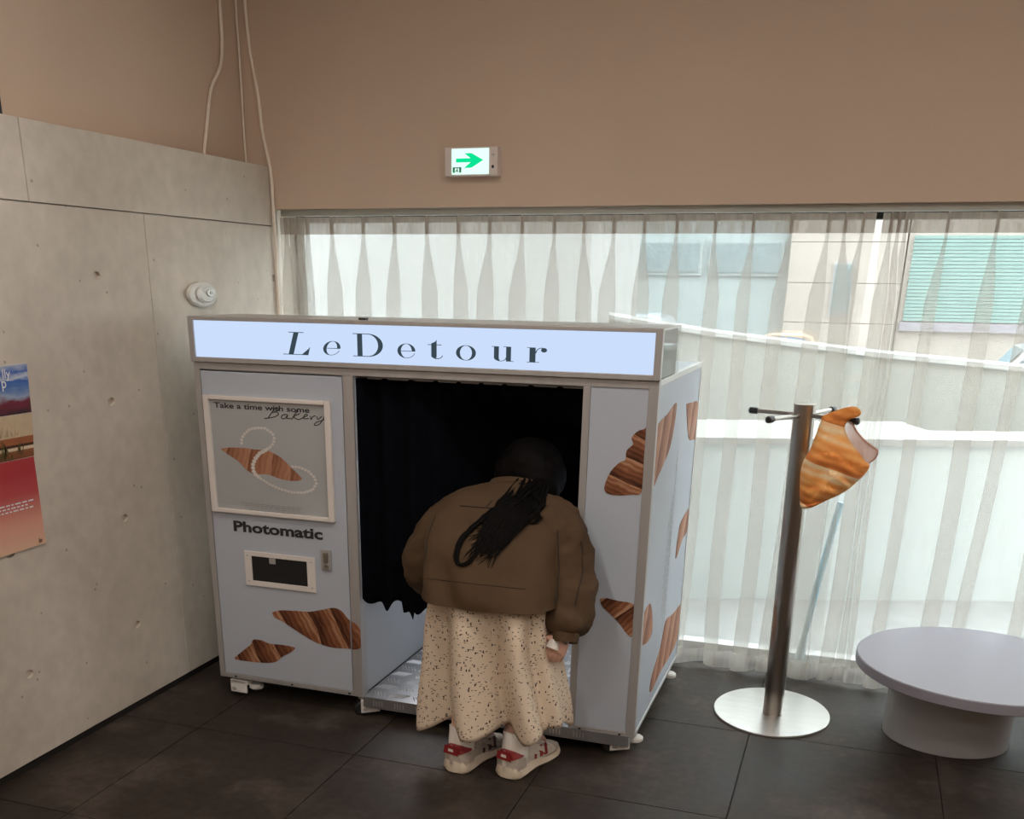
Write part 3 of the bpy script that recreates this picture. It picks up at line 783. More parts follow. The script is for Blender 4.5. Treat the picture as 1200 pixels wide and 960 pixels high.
mb.build('pearl_print', pm('pearl_ink', (.66, .62, .57, 1), .5), pfo)
put_text('Take a time with some', .030, 'y', BYF - .0045, -2.499, 1.300, 'lettering', 'ink', pfo, bold=.0006, width=.445)
BK = [[(-2.264, 1.267), (-2.232, 1.272), (-2.207, 1.28), (-2.196, 1.29), (-2.209, 1.296), (-2.224, 1.292), (-2.206, 1.299), (-2.195, 1.308), (-2.208, 1.311), (-2.23, 1.307)], [(-2.212, 1.311), (-2.246, 1.27)], [(-2.158, 1.289), (-2.179, 1.285), (-2.183, 1.273), (-2.169, 1.272), (-2.154, 1.287), (-2.159, 1.273), (-2.141, 1.275)], [(-2.105, 1.313), (-2.138, 1.27)], [(-2.099, 1.295), (-2.127, 1.282), (-2.107, 1.271), (-2.086, 1.28)], [(-2.086, 1.28), (-2.065, 1.288), (-2.068, 1.294), (-2.079, 1.289), (-2.081, 1.276), (-2.059, 1.278)], [(-2.051, 1.289), (-2.049, 1.274), (-2.041, 1.286), (-2.028, 1.289)], [(-2.021, 1.288), (-2.018, 1.276), (-2.001, 1.289)], [(-1.987, 1.289), (-2.012, 1.258), (-2.036, 1.253), (-2.026, 1.264), (-1.998, 1.274), (-1.984, 1.279)]]
mb = MB()
smooth_path = smooth_path2
for s in BK:
    mb.tube([(u, BYF - .0045, z) for u, z in smooth_path(s)], .0016, 5)
mb.build('script_lettering', 'ink', pfo)
mb = MB()
for r_ in range(4):
    x = -2.40 + r_ * .012
    while x < -2.12 - r_ * .01:
        l = random.uniform(.008, .026); mb.add([(x, BYF - .0045, .912 - r_ * .0085), (x + l, BYF - .0045, .912 - r_ * .0085), (x + l, BYF - .0045, .908 - r_ * .0085), (x, BYF - .0045, .908 - r_ * .0085)], [(0, 1, 2, 3)]); x += l + .006
o = mb.build('fine_print', 'table_leg', pfo); o['kind'] = 'stuff'

# photo delivery slot and lock
SX0, SX1, SZ0, SZ1 = -2.406, -2.064, .549, .702
hx0, hx1, hz0, hz1 = -2.372, -2.102, .572, .682
sl = MB()
for q in [(SX0, hx0, SZ0, SZ1), (hx1, SX1, SZ0, SZ1), (hx0, hx1, SZ0, hz0), (hx0, hx1, hz1, SZ1)]:
    sl.box(q[0], q[1], BYF - .006, BYF + .0015, q[2], q[3], .0012)
slo = sl.build('photo_slot', 'pink_plastic', booth)
MB().box(hx0 - .002, hx1 + .002, BYF - .0015, BYF + .0012, hz0 - .002, hz1 + .002).build('slot_pocket', 'pocket', slo)
MB().box(-2.285, -2.255, BYF - .004, BYF - .001, .655, .680, .001).build('inner_catch', 'alu', slo)
for sx_, sz_ in [(SX0 + .016, SZ0 + .02), (SX0 + .016, SZ1 - .02), (SX1 - .016, SZ0 + .02), (SX1 - .016, SZ1 - .02)]:
    MB().disc((sx_, BYF - .0055, sz_), 'y', .0045, .0035, -.0015, 10).build('screw', 'alu', slo)
lk = MB().box(-2.033, -1.985, BYF - .008, BYF + .001, .655, .742, .003).build('lock', 'alu', booth)
MB().disc((-2.008, BYF - .008, .672), 'y', .010, .008, -.006, 14).build('key_barrel', 'steel', lk)
MB().box(-2.018, -1.998, BYF - .016, BYF - .007, .690, .732, .002).build('latch_lever', 'steel', lk)
for x in (-2.50, -2.21, -1.925, -.885, -.72):
    MB().disc((x, BYF - .0005, BZB + .010), 'y', .006, .004, -.002, 10).build('screw', 'black', booth)

# header sign
hs = MB()
bx0, bx1, bz0, bz1 = BXL - .003, BXR + .003, BZT, LBZ
pz0, pz1, px0, px1 = 1.499, 1.640, -2.562, -.683
for q in [(bx0, px0, bz0, bz1), (px1, bx1, bz0, bz1), (px0, px1, bz0, pz0), (px0, px1, pz1, bz1)]:
    hs.box(q[0], q[1], LBF, LBF + .03, q[2], q[3], .002)
hso = hs.build('header_sign', 'alu', booth)
MB().box(bx0 + .004, bx1 - .012, LBF + .03, LBB, bz0 + .001, bz1 - .003).build('sign_housing', 'table_leg', hso)
MB().box(bx0, bx1, LBF + .031, LBB, bz1 - .008, bz1, .001).build('sign_lid', 'alu_light', hso)
MB().box(bx1 - .006, bx1 - .003, LBF + .03, LBB, bz0 + .002, bz1 - .008).build('end_plate', 'acrylic', hso)
MB().box(px0, px1, LBF + .008, LBF + .03, pz0, pz1).build('sign_face', 'sign_face', hso)
MB().box(-1.845, -1.815, LBF + .05, LBF + .075, bz1, bz1 + .008, .001).build('cable_clip', 'black', hso)

def ringpoly(mb, cx, cy, rx, ry, thx, thy, a0, a1, n=36, tilt=0.0):
    """part of an elliptic ring with thick sides (thx) and thin top (thy) -> quads in (u,z)"""
    pts = []
    for k in range(n + 1):
        a = a0 + (a1 - a0) * k / n
        co, si = math.cos(a - tilt), math.sin(a)
        co2 = math.cos(a)
        pts.append(((cx + rx * co2, cy + ry * si), (cx + (rx - thx) * co2, cy + (ry - thy) * si)))
    for k in range(n):
        mb.append([pts[k][0], pts[k + 1][0], pts[k + 1][1], pts[k][1]])
def rect(mb, x0, x1, y0, y1): mb.append([(x0, y0), (x1, y0), (x1, y1), (x0, y1)])
def glyph(ch):
    """didone letter in a box of width 1 x height 1 (x-height letters fill the box)"""
    q = []
    if ch == 'L':
        rect(q, .22, .42, 0, 1); rect(q, .02, .62, .97, 1); rect(q, .0, 1.0, 0, .03); q.append([(.90, 0), (1, 0), (1.0, .34), (.97, .34)])
        q.append([(.75, .03), (.93, .03), (.97, .3)])
    elif ch == 'D':
        rect(q, .15, .32, 0, 1); rect(q, 0, .55, .97, 1); rect(q, 0, .55, 0, .03)
        ringpoly(q, .50,   .5, .50, .5, .16, .03, -PI / 2, PI / 2)
    elif ch == 'o':
        ringpoly(q, .5, .5, .5, .5, .20, .03, 0, 2 * PI, 48)
    elif ch == 'e':
        ringpoly(q, .5, .5, .5, .5, .20, .03, 0.0, PI * 1.5, 40)
        rect(q, .22, .98, .47, .51)
        for k in range(10):
            a = -PI / 2 + (PI / 2 - .45) * k / 9; b = -PI / 2 + (PI / 2 - .45) * (k + 1) / 9
            th = .035
            q.append([(.5 + .5 * math.cos(a), .5 + .5 * math.sin(a)), (.5 + .5 * math.cos(b), .5 + .5 * math.sin(b)), (.5 + (.5 - th) * math.cos(b), .5 + (.5 - th) * math.sin(b)), (.5 + (.5 - th) * math.cos(a), .5 + (.5 - th) * math.sin(a))])
    elif ch == 't':
        rect(q, .24, .60, .10, .80); rect(q, 0, .92, .72, .755); q.append([(.24, .80), (.60, .80), (.60, 1.0), (.50, .90)])
        ringpoly(q, .62, .20, .38, .20, .30, .04, PI, PI * 1.5, 14)
        ringpoly(q, .62, .20, .38, .20, .05, .04, PI * 1.5, PI * 2, 14)
    elif ch == 'u':
        rect(q, .12, .34, .25, 1); rect(q, 0, .34, .965, 1); rect(q, .66, .88, 0, 1); rect(q, .54, .88, .965, 1); rect(q, .66, 1.0, 0, .035)
        ringpoly(q, .42, .25, .30, .25, .22, .035, PI, PI * 1.5, 14)
        ringpoly(q, .42, .25, .26, .25, .04, .035, PI * 1.5, PI * 2, 14)
    elif ch == 'r':
        rect(q, .13, .43, 0, 1); rect(q, 0, .43, .965, 1); rect(q, 0, .62, 0, .035)
        ringpoly(q, .74, .62, .32, .38, .05, .04, PI * .45, PI, 14)
        q.append([(.84 + .15 * math.cos(a * PI / 8), .84 + .15 * math.sin(a * PI / 8)) for a in range(16)])
    return q
for ch, u0, u1, zb_, zt_, sh in [('L', -2.158, -2.046, 1.521, 1.606, .32), ('e', -1.985, -1.911, 1.524, 1.577, .24), ('D', -1.851, -1.724, 1.524, 1.608, 0), ('e', -1.664, -1.590, 1.524, 1.577, 0),
                                ('t', -1.540, -1.479, 1.525, 1.594, 0), ('o', -1.426, -1.347, 1.524, 1.578, 0), ('u', -1.287, -1.200, 1.526, 1.578, 0), ('r', -1.150, -1.073, 1.526, 1.578, 0)]:
    mb = MB()
    for k, poly in enumerate(glyph(ch)):
        pts = [(u0 + (a + 0) * (u1 - u0) + sh * b * (zt_ - zb_), zb_ + b * (zt_ - zb_)) for a, b in poly]
        b0 = len(mb.v); mb.v += [(u, LBF + .0065, z) for u, z in pts]; mb.f.append(tuple(range(b0, b0 + len(pts))))
    mb.build('letter', 'sign_ink', hso)

# black entrance curtain: hangs from a rod, pushed inwards by the visitor
nx_, nz_ = 150, 26
mb = MB(); vv = []
def hem(x):
    return .515 + .02 * math.sin((x + 1.9) * 38) + (-.045 if -1.70 < x < -1.64 else 0) + .012 * math.sin(x * 90) + .10 * smoothstep(-1.5, -1.2, x)
for j in range(nz_ + 1):
    row = []
    for i in range(nx_ + 1):
        x = OL + .003 + (OR - OL + .03) * i / nx_
        zt_, zb2 = 1.440, hem(x)
        z = zt_ + (zb2 - zt_) * j / nz_
        bulge = smoothstep(-1.62, -1.34, x) * smoothstep(1.43, 1.20, z)
        y = 3.742 + .05 * smoothstep(OL, OL + .06, x) + .016 * math.sin(x * 62 + .8 * math.sin(x * 9)) * smoothstep(OL, OL + .03, x) + .36 * bulge
        row.append((x, y, z))
    vv.append(row)
for row in vv: mb.v += row
for j in range(nz_):
    for i in range(nx_):
        a = j * (nx_ + 1) + i
        mb.f.append((a, a + 1, a + nx_ + 2, a + nx_ + 1))
cur = mb.build('entrance_curtain', 'black_cloth', booth, smooth=1.2)
md = cur.modifiers.new('s', 'SOLIDIFY'); md.thickness = .002
evaluate_into(cur)
MB().tube([(OL - .002, 3.785, 1.441), (BXR - .03, 3.785, 1.441)], .007, 10).build('curtain_rod', 'alu', booth)
# light panel of the camera unit inside
MB().box(OL - .005, OL + .012, 4.0, 4.6, .62, 1.20, .002).build('flash_housing', 'alu', booth)
MB().box(OL + .012, OL + .014, 4.02, 4.58, .64, 1.18).build('flash_panel', 'led_glow', booth)

# castors
def caster(x, y, ang):
    c = MB()
    s = Matrix.Rotation(ang, 4, 'Z')
    def T(mb):
        mb.v = [tuple(Vector((x, y, 0)) + (s @ Vector(p))) for p in mb.v]; return mb
    root = T(MB().box(-.035, .035, -.03, .03, .088, .096, .001).tube([(0, 0, .07), (0, 0, .09)], .018, 14)).build('caster', 'alu', booth)
    T(MB().disc((-.022, 0.015, .036), 'x', .045, .036, .044, 26, .004)).build('wheel', 'black', root, smooth=.6)
    T(MB().box(-.036, -.026, -.050, .034, .020, .080, .003).box(.026, .036, -.050, .034, .020, .080, .003).box(-.036, .036, -.060, .030, .060, .084, .006)).build('fork', 'white_plastic', root)
    T(MB().disc((-.0365, .015, .036), 'x', .014, .011, .073, 14, .002)).build('axle_cap', 'alu_light', root)
    T(MB().disc((0, -.082, .040), 'z', .030, .034, .024, 20, .006)).build('brake_pedal', 'white_plastic', root)
caster(BXL + .075, BYF + .05, 1.55)
caster(-1.862, BYF + .045, 2.2)
caster(BXR - .085, BYF + .06, 2.1)
caster(BXL + .07, BYB - .1, .3); caster(-1.82, BYB - .1, 2.2); caster(BXR - .08, BYB - .1, 1.0)

# ================================================================ CURTAINS AND RAIL
YC = 4.925
rail = thing('curtain_rail', (0, YC, ZS), 'slim grey curtain track running under the plaster over the window', 'curtain rail')
MB().box(-2.822, 2.55, YC - .014, YC + .014, ZS - .030, ZS, .002).build('track', 'rail', rail)

def sheer(name, pleats, x_start, x_end, label, edge_fn, seed, wmul=1.0):
    rnd = random.Random(seed)
    t = thing(name, ((x_start + x_end) / 2, YC, 0), label, 'curtain', 'sheer curtains over the window')
    Ztop, Zhead = ZS - .034, 2.006
    zs = [Ztop, Ztop - .02, Zhead + .02, Zhead, 1.97, 1.92, 1.85, 1.75, 1.6, 1.4, 1.2, 1.0, .8, .6, .4, .22, .10, .085, .012]
    par = [dict(w=rnd.uniform(.050, .072) * wmul, dr=rnd.uniform(-.035, .02), ph=rnd.uniform(0, 6), lean=rnd.uniform(-.02, .02)) for _ in pleats]
    def section(z):
        u = smoothstep(Zhead, 1.80, z) if z < Zhead else 0.0
        u = 1 - smoothstep(1.72, Zhead, z)
        dn = max(0, (Zhead - z) / Zhead)
        pts = []
        def flat(xa, xb, ya, yb, n):
            for k in range(n):
                f = k / n
                yy = ya + (yb - ya) * f
                x = xa + (xb - xa) * f
                if seed == 11: yy += .025 * min(1, dn * 2) * (1 - smoothstep(.02, .16, x))
                yy += .010 * dn * math.sin(x * 23 + z * 1.3) + .012 * dn * math.sin(PI * f)
                pts.append((x, YC + yy))
        xs = edge_fn(0, z); xe = edge_fn(1, z)
        last = (xs, 0.0)
        for k, xp in enumerate(pleats):
            p = par[k]
            wd = .010 + (p['w'] - .010) * u + .012 * dn
            dp = .010 + .018 * u
            xc = xp + p['dr'] * dn + .010 * dn * math.sin(z * 4 + p['ph']) + (p['lean'] * u)
            a, b = xc - wd / 2, xc + wd / 2
            a = max(a, last[0] + .004); b = max(b, a + .006)
            flat(last[0], b, last[1], 0.008, 7)
            pts.append((b, YC + .008)); pts.append((b + .002, YC - .002 * (1 + u)))
            for f in (.25, .5, .75): pts.append((b + (a - b) * f, YC - dp * (.35 + .5 * f)))
            pts.append((a, YC - dp)); pts.append((a - .001, YC - dp * 1.3))
            for f in (.25, .5, .75): pts.append((a + (b - a) * f, YC - dp * (1.6 + .2 * math.sin(PI * f))))
            last = (b + .002, -dp * 1.5)
        flat(last[0], xe, last[1], 0.0, 8)
        pts.append((xe, YC))
        return pts
    secs = [section(z) for z in zs]
    n = len(secs[0])
    def grid(idx, off=0.0, zmod=None):
        mb = MB()
        for i in idx:
            for k, (x, y) in enumerate(secs[i]):
                z = zs[i]
                if i == len(zs) - 1: z = .012 + .018 * (.5 + .5 * math.sin(x * 19)) 
                mb.v.append((x, y - off, z))
        for r in range(len(idx) - 1):
            for k in range(n - 1):
                b = r * n + k
                mb.f.append((b, b + 1, b + n + 1, b + n))
        return mb
    grid(list(range(3, 17))).build('voile', 'sheer', t, smooth=1.3)
    grid([0, 1, 2, 3]).build('heading_tape', 'sheer_band', t, smooth=1.0)
    grid([16, 17, 18]).build('hem', 'sheer_hem', t, smooth=1.3)
    for xp in pleats:
        hk = MB().tube([(xp, YC - .004, ZS - .045), (xp, YC - .012, ZS - .040), (xp, YC - .006, ZS - .034)], .003, 6).build('hook', 'white_plastic', t)
    return t

def left_edges(e, z):
    dn = 2.0 - z
    if e == 0: return -2.836 + .004 * math.sin(z * 3)
    return -.022 - .012 * dn + .030 * smoothstep(1.35, .6, z) + .02 * smoothstep(.6, 0, z)
def right_edges(e, z):
    dn = 2.0 - z
    if e == 0: return .006 + .004 * dn - .055 * smoothstep(1.5, .9, z) - .02 * smoothstep(.6, 0, z)
    return 2.45
sheer('sheer_curtain', [-2.800, -2.770, -2.726, -2.680, -2.546, -2.375, -2.208, -2.039, -1.878, -1.721, -1.562, -1.407, -1.267, -1.129, -.990, -.846, -.679, -.516, -.360, -.207, -.140, -.070], -2.80, -.03,
      'long beige sheer curtain hanging behind the photo booth', left_edges, 3)
sheer('sheer_curtain', [.040, .070, .098, .257, .441, .63, .82, 1.01, 1.2, 1.39, 1.58, 1.77, 1.96, 2.15, 2.34], .01, 2.45,
      'sheer curtain right of the gap, behind the round table', right_edges, 11, .9)
tag(MB().tube([(-.005, 5.02, .86), (-.06, 5.02, .44), (-.09, 5.02, .16)], [.016, .016, .014], 10).tube([(-.09, 5.02, .17), (-.1, 5.02, .0)], [.018, .026], 10).build('mop_stick', 'blue_pole', None, (-.09, 5.02, 0)),
    'light blue stick leaning between curtain and glass at the gap', 'stick')

# ================================================================ EXIT SIGN, CABLES, WALL POSTER, ALARM
ex = thing('exit_sign', (-1.77, YW, 2.243), 'green and white lit emergency exit arrow sign on the plaster wall', 'exit sign')
EY = 4.80
MB().box(-1.899, -1.646, EY, YW, 2.243, 2.359, .004).build('sign_case', pm('pinkish_plastic', (.74, .64, .60, 1), .45), ex)
MB().box(-1.864, -1.687, EY - .004, EY + .001, 2.249, 2.353, .001).build('sign_face', 'exit_face', ex)
ax0, ax1, az0, az1 = -1.842, -1.712, 2.275, 2.334
zc = (az0 + az1) / 2 + .001
MB().prism([(ax0, zc - .008), (-1.772, zc - .008), (-1.802, az0), (-1.768, az0), (ax1, zc), (-1.768, az1), (-1.802, az1), (-1.772, zc + .008), (ax0, zc + .008)], 'y', EY - .0052, .001).build('arrow', 'exit_green', ex)
mb = MB()
gx0, gx1, gz0, gz1 = -1.858, -1.817, 2.256, 2.278
mb.box(gx0, gx0 + .010, EY - .0052, EY - .004, gz0, gz1).box(gx1 - .010, gx1, EY - .0052, EY - .004, gz0, gz1).box(gx0, gx1, EY - .0052, EY - .004, gz1 - .004, gz1)
mb.disc((-1.836, EY - .0052, 2.271), 'y', .003, .003, .001, 8).prism([(-1.841, 2.268), (-1.834, 2.268), (-1.831, 2.258), (-1.834, 2.257), (-1.838, 2.263), (-1.844, 2.257), (-1.846, 2.259)], 'y', EY - .0052, .001)
mb.build('running_figure', pm('sign_green', (.02, .5, .25, 1), .5), ex)
MB().box(-1.668, -1.660, EY - .003, EY + .001, 2.322, 2.330).box(-1.676, -1.671, EY - .003, EY + .001, 2.322, 2.330).build('test_switch', 'alu', ex)
MB().disc((-1.668, EY, 2.278), 'y', .006, .007, -.003, 12).build('indicator', 'ink', ex)

def cord(name, pts, r, label):
    p = smooth_path([Vector(q) for q in pts], 6)
    mb = MB().tube([tuple(q) for q in p], r, 8)
    return tag(mb.build(name, 'cord', None, pts[-1], smooth=1.0), label, 'cable', 'cables in the wall corner')
yc = YW - .008
cord('cable', [(-2.918, yc, 3.44), (-2.914, yc, 3.004), (-2.903, yc, 2.797), (-2.875, yc, 2.62), (-2.862, yc, 2.457), (-2.827, yc - .005, 2.29), (-2.822, yc - .008, 2.138), (-2.818, yc - .01, 1.95), (-2.824, yc - .008, 1.826), (-2.822, yc - .008, 1.644), (-2.822, yc - .008, 1.0), (-2.822, yc - .008, .02)], .0085,
     'longest white cable, hanging down in the corner beside the curtain')
cord('cable', [(-2.96, 4.70, 3.44), (-2.96, 4.708, 2.975), (-2.958, 4.687, 2.736), (-2.96, 4.584, 2.60), (-2.96, 4.526, 2.438), (-2.958, 4.49, 2.337), (-2.95, 4.485, WZ + .004)], .0080,
     'short white cable ending on top of the concrete wall')
cord('cable', [(-2.962, YW - .012, 3.44), (-2.962, YW - .012, 3.0), (-2.960, YW - .012, 2.75), (-2.962, YW - .012, 2.5), (-2.96, YW - .012, WZ + .004)], .0055,
     'thin straight cable in the wall corner between the two thicker ones')

# alarm unit on the concrete
al = thing('wall_alarm', (WX, 4.173, 1.729), 'round white alarm unit on the concrete wall above the booth', 'alarm')
MB().disc((WX, 4.173, 1.729), 'x', .105, .052, .03, 40, .006).build('base_ring', 'white_plastic', al, smooth=.6)
MB().disc((WX + .03, 4.178, 1.731), 'x', .076, .038, .014, 36, .008).build('cover', 'white_plastic', al, smooth=.6)
MB().disc((WX + .044, 4.192, 1.737), 'x', .030, .016, .006, 24, .002).build('lens', 'alu_light', al)
MB().disc((WX + .05, 4.195, 1.737), 'x', .012, .007, .003, 16).build('button', 'steel', al)

# poster on the concrete wall
po = thing('wall_poster', (WX + .004, 2.75, .85), 'landscape poster with a red lower half on the concrete wall', 'poster')
PX = WX + .005
def pquad(y0, y1, z0, z1, off, name, mat, parent, top_tilt=0):
    return MB().add([(PX + off, y0, z0), (PX + off, y1, z0), (PX + off, y1, z1), (PX + off, y0, z1)], [(0, 1, 2, 3)]).build(name, mat, parent)
sheet = MB().prism([(2.42, .845), (3.029, .852), (3.030, 1.180), (3.061, 1.507), (2.42, 1.49)], 'x', WX + .001, .004).build('paper', 'pink_plastic', po)
oz = .85
MB().add([(PX + .001, 2.42, 1.335), (PX + .001, 3.050, 1.335), (PX + .001, 3.060, 1.505), (PX + .001, 2.42, 1.489)], [(0, 1, 2, 3)]).build('sky_print',
    mat_gradient('poster_sky', 1.335 - oz, 1.505 - oz, [(0.0, srgb(62, 40, 46)), (.22, srgb(120, 42, 58)), (.36, srgb(160, 175, 200)), (.55, srgb(80, 120, 185)), (.66, srgb(60, 100, 180)), (.74, srgb(200, 210, 225)), (.84, srgb(58, 96, 176)), (1.0, srgb(175, 185, 205))], .35), po)
MB().add([(PX + .001, 2.42, 1.255), (PX + .001, 3.042, 1.255), (PX + .001, 3.050, 1.333), (PX + .001, 2.42, 1.333)], [(0, 1, 2, 3)]).build('wall_print', pm('poster_cream', srgb(205, 182, 150), .5, var=.08, scale=30), po)
MB().add([(PX + .001, 2.42, 1.175), (PX + .001, 3.031, 1.180), (PX + .001, 3.042, 1.255), (PX + .001, 2.42, 1.255)], [(0, 1, 2, 3)]).build('terrace_print',
    mat_gradient('poster_terrace', 1.175 - oz, 1.255 - oz, [(0.0, srgb(120, 70, 40)), (.42, srgb(150, 92, 58)), (.44, srgb(225, 205, 175)), (.56, srgb(225, 205, 175)), (.58, srgb(66, 38, 24)), (.68, srgb(70, 40, 24)), (.7, srgb(165, 98, 58)), (1, srgb(160, 95, 60))], .0), po)
mb = MB()
for k in range(40):
    yy = 2.93 + random.uniform(-.09, .05); zz = random.uniform(1.178, 1.215); h_ = random.uniform(.015, .05)
    mb.add([(PX + .002, yy - .003, zz), (PX + .002, yy + .003, zz), (PX + .002, yy + random.uniform(-.02, .02), zz + h_)], [(0, 1, 2)])
o = mb.build('shrub_print', pm('poster_green', srgb(92, 84, 42), .6, var=.4, scale=50), po); o['kind'] = 'stuff'
mb = MB()
for k in range(26):
    yy = 2.90 + random.uniform(-.12, .07); h_ = random.uniform(.02, .06)
    mb.add([(PX + .002, yy - .0012, 1.262), (PX + .002, yy + .0012, 1.262), (PX + .002, yy + random.uniform(-.02, .02), 1.262 + h_)], [(0, 1, 2)])
o = mb.build('branch_print', pm('poster_twig', srgb(150, 120, 100), .6), po); o['kind'] = 'stuff'
MB().add([(PX + .001, 2.42, .847), (PX + .001, 3.027, .853), (PX + .001, 3.029, 1.178), (PX + .001, 2.42, 1.175)], [(0, 1, 2, 3)]).build('red_print',
    mat_gradient('poster_red', .85 - oz, 1.178 - oz, [(0.0, srgb(232, 190, 160)), (.3, srgb(226, 160, 140)), (.62, srgb(190, 78, 80)), (.85, srgb(178, 52, 60)), (1, srgb(182, 58, 62))]), po)
paper_white = pm('poster_white_ink', (.85, .85, .85, 1), .5)
put_text('lly', .044, 'x', PX + .003, 2.935, 1.462, 'lettering', paper_white, po, bold=.0004)
put_text('p', .050, 'x', PX + .003, 2.925, 1.430, 'lettering', paper_white, po, bold=.0004)
mb = MB()
for r_ in range(3):
    y = 2.62
    while y < 2.985 - .02 * (r_ % 2):
        l = random.uniform(.01, .03); z = 1.022 - .012 * r_
        mb.add([(PX + .003, y, z), (PX + .003, y + l, z), (PX + .003, y + l, z + .005), (PX + .003, y, z + .005)], [(0, 1, 2, 3)]); y += l + .007
o = mb.build('fine_print', paper_white, po); o['kind'] = 'stuff'
put_text('lo', .024, 'x', PX + .003, 2.990, .862, 'lettering', 'dark_stripe', po, bold=.0006, shear=.2)

# ================================================================ COAT RACK, BAG, TABLE
rack = thing('coat_rack', (-.175, 4.42, 0), 'steel post coat rack with pegs on a round polished base', 'coat rack')
MB().disc((-.175, 4.436, 0), 'z', .253, .285, .010, 64, .002).build('base_plate', 'steel_plate', rack, smooth=.5)
MB().tube([(-.168, 4.41, .009), (-.190, 4.41, 1.352)], .043, 32).build('pole', 'steel', rack, smooth=.6)
MB().disc((-.190, 4.41, 1.350), 'z', .0445, .0445, .005, 32, .001).build('pole_cap', 'steel', rack, smooth=.5)
for (ex_, ey_) in [(-.397, 4.480), (-.305, 4.190), (-.088, 4.665), (.007, 4.280)]:
    c0 = Vector((-.189, 4.41, 1.313)); e = Vector((ex_, ey_, 1.313)); dd = (e - c0).normalized()
    pg = MB().tube([c0 + dd * .038, e], .0085, 12).build('peg', 'steel', rack, smooth=.6)
    MB().tube([e - dd * .022, e - dd * .018, e + dd * .012, e + dd * .018], [.008, .0135, .0135, .008], 14).build('peg_cap', 'black', pg, smooth=.6)

BAG = [(-0.116, 1.328), (-0.071, 1.35), (-0.018, 1.368), (0.009, 1.366), (0.025, 1.347), (0.014, 1.332), (-0.015, 1.319), (-0.027, 1.299), (-0.023, 1.276), (-0.001, 1.237), (0.031, 1.204), (0.065, 1.166), (0.082, 1.153), (0.076, 1.126), (0.038, 1.076), (-0.002, 1.038), (-0.071, 0.996), (-0.119, 0.968), (-0.152, 0.971), (-0.161, 1.013), (-0.17, 1.103), (-0.165, 1.151), (-0.143, 1.205), (-0.132, 1.252), (-0.121, 1.299)]
bag = thing('croissant_bag', (-.06, 4.27, .968), 'orange croissant-shaped plush bag hanging from the coat rack', 'bag')
out = smooth_path(BAG + [BAG[0]], 7)[:-1]
spine = [(-.005, 1.345), (-.07, 1.32), (-.085, 1.25), (-.07, 1.18), (-.06, 1.10), (-.12, 1.0)]
def near_spine(p):
    best = None
    for i in range(len(spine) - 1):
        a, b = Vector(spine[i]), Vector(spine[i + 1]); ab = b - a
        t = max(0, min(1, (Vector(p) - a).dot(ab) / ab.dot(ab))); q = a + ab * t
        if best is None or (Vector(p) - q).length < best[0]: best = ((Vector(p) - q).length, q)
    return best[1]
cores = [near_spine(p) for p in out]
rings = []
def bag_t(z): return .018 + .055 * smoothstep(1.34, 1.15, z) * (1 - .6 * smoothstep(1.08, .96, z))
for s in range(-16, 17):
    ph = s / 16 * PI / 2
    k = math.cos(ph) ** .8 if abs(s) < 16 else 0.02
    ring = []
    for p, q in zip(out, cores):
        u = q.x + (p[0] - q.x) * k; z = q.y + (p[1] - q.y) * k
        ps = ((z * 1.0 + u * .28 + .02 * math.sin(u * 30)) * 15.5) % 1.0
        crease = .80 + .34 * (ps ** .6) * (1 - smoothstep(.86, 1.0, ps))
        ring.append((u, 4.265 + math.sin(ph) * bag_t(q.y) * crease, z))
    rings.append(ring)
MB().loft(rings).build('bag_body', 'bag', bag, smooth=1.5)
LIN = [(-0.030, 1.304), (-0.005, 1.312), (0.016, 1.278), (0.054, 1.24), (0.096, 1.214), (0.105, 1.2), (0.097, 1.174), (0.073, 1.158), (0.050, 1.170), (0.018, 1.205), (-0.015, 1.240), (-0.033, 1.276)]
l2 = smooth_path(LIN + [LIN[0]], 3)[:-1]
MB().prism(l2, 'y', 4.272, .010).build('lining', 'lining', bag)
MB().tube([(u, 4.277, z) for u, z in smooth_path(LIN[1:8], 3)], .0035, 6).build('piping', pm('peach_piping', (.55, .30, .2, 1), .8), bag)
tb = thing('round_table', (.60, 4.39, 0), 'low round lilac-grey table on a drum pedestal by the curtain', 'table')
MB().disc((.613, 4.375, .325), 'z', .472, .466, .045, 96, .004).build('table_top', 'table_top', tb, smooth=.5)
MB().disc((.545, 4.44, 0), 'z', .250, .225, .3249, 64, .002).build('pedestal', 'table_leg', tb, smooth=.5)

# ================================================================ PERSON
per = thing('person', (-1.18, 3.52, 0), 'person in a brown jacket and flecked cream skirt bending into the photo booth', 'person')

def ring(c, rx, ry, nrm, n=28, pw=2.0, side=Vector((1, 0, 0))):
    nrm = Vector(nrm).normalized(); a = (side - nrm * side.dot(nrm)).normalized(); b = nrm.cross(a)
    out = []
    for k in range(n):
        t = 2 * PI * k / n
        co, si = math.cos(t), math.sin(t)
        x = math.copysign(abs(co) ** (2 / pw), co) * rx; y = math.copysign(abs(si) ** (2 / pw), si) * ry
        out.append(Vector(c) + a * x + b * y)
    return out

def voxel(mb, name, mat, voxel_size, smooth_it, parent, disp=None):
    o = mb.build(name, mat, parent)
    md = o.modifiers.new('r', 'REMESH'); md.mode = 'VOXEL'; md.voxel_size = voxel_size
    md = o.modifiers.new('s', 'SMOOTH'); md.iterations = smooth_it; md.factor = .5
    if disp:
        tx = bpy.data.textures.new(name, 'CLOUDS'); tx.noise_scale = disp[1]; tx.noise_depth = 2
        md = o.modifiers.new('d', 'DISPLACE'); md.texture = tx; md.strength = disp[0]; md.mid_level = .5
        md = o.modifiers.new('s2', 'SMOOTH'); md.iterations = 2; md.factor = .5
    evaluate_into(o)
    o.data.materials.clear(); o.data.materials.append(M[mat])
    for p in o.data.polygons: p.use_smooth = True
    return o

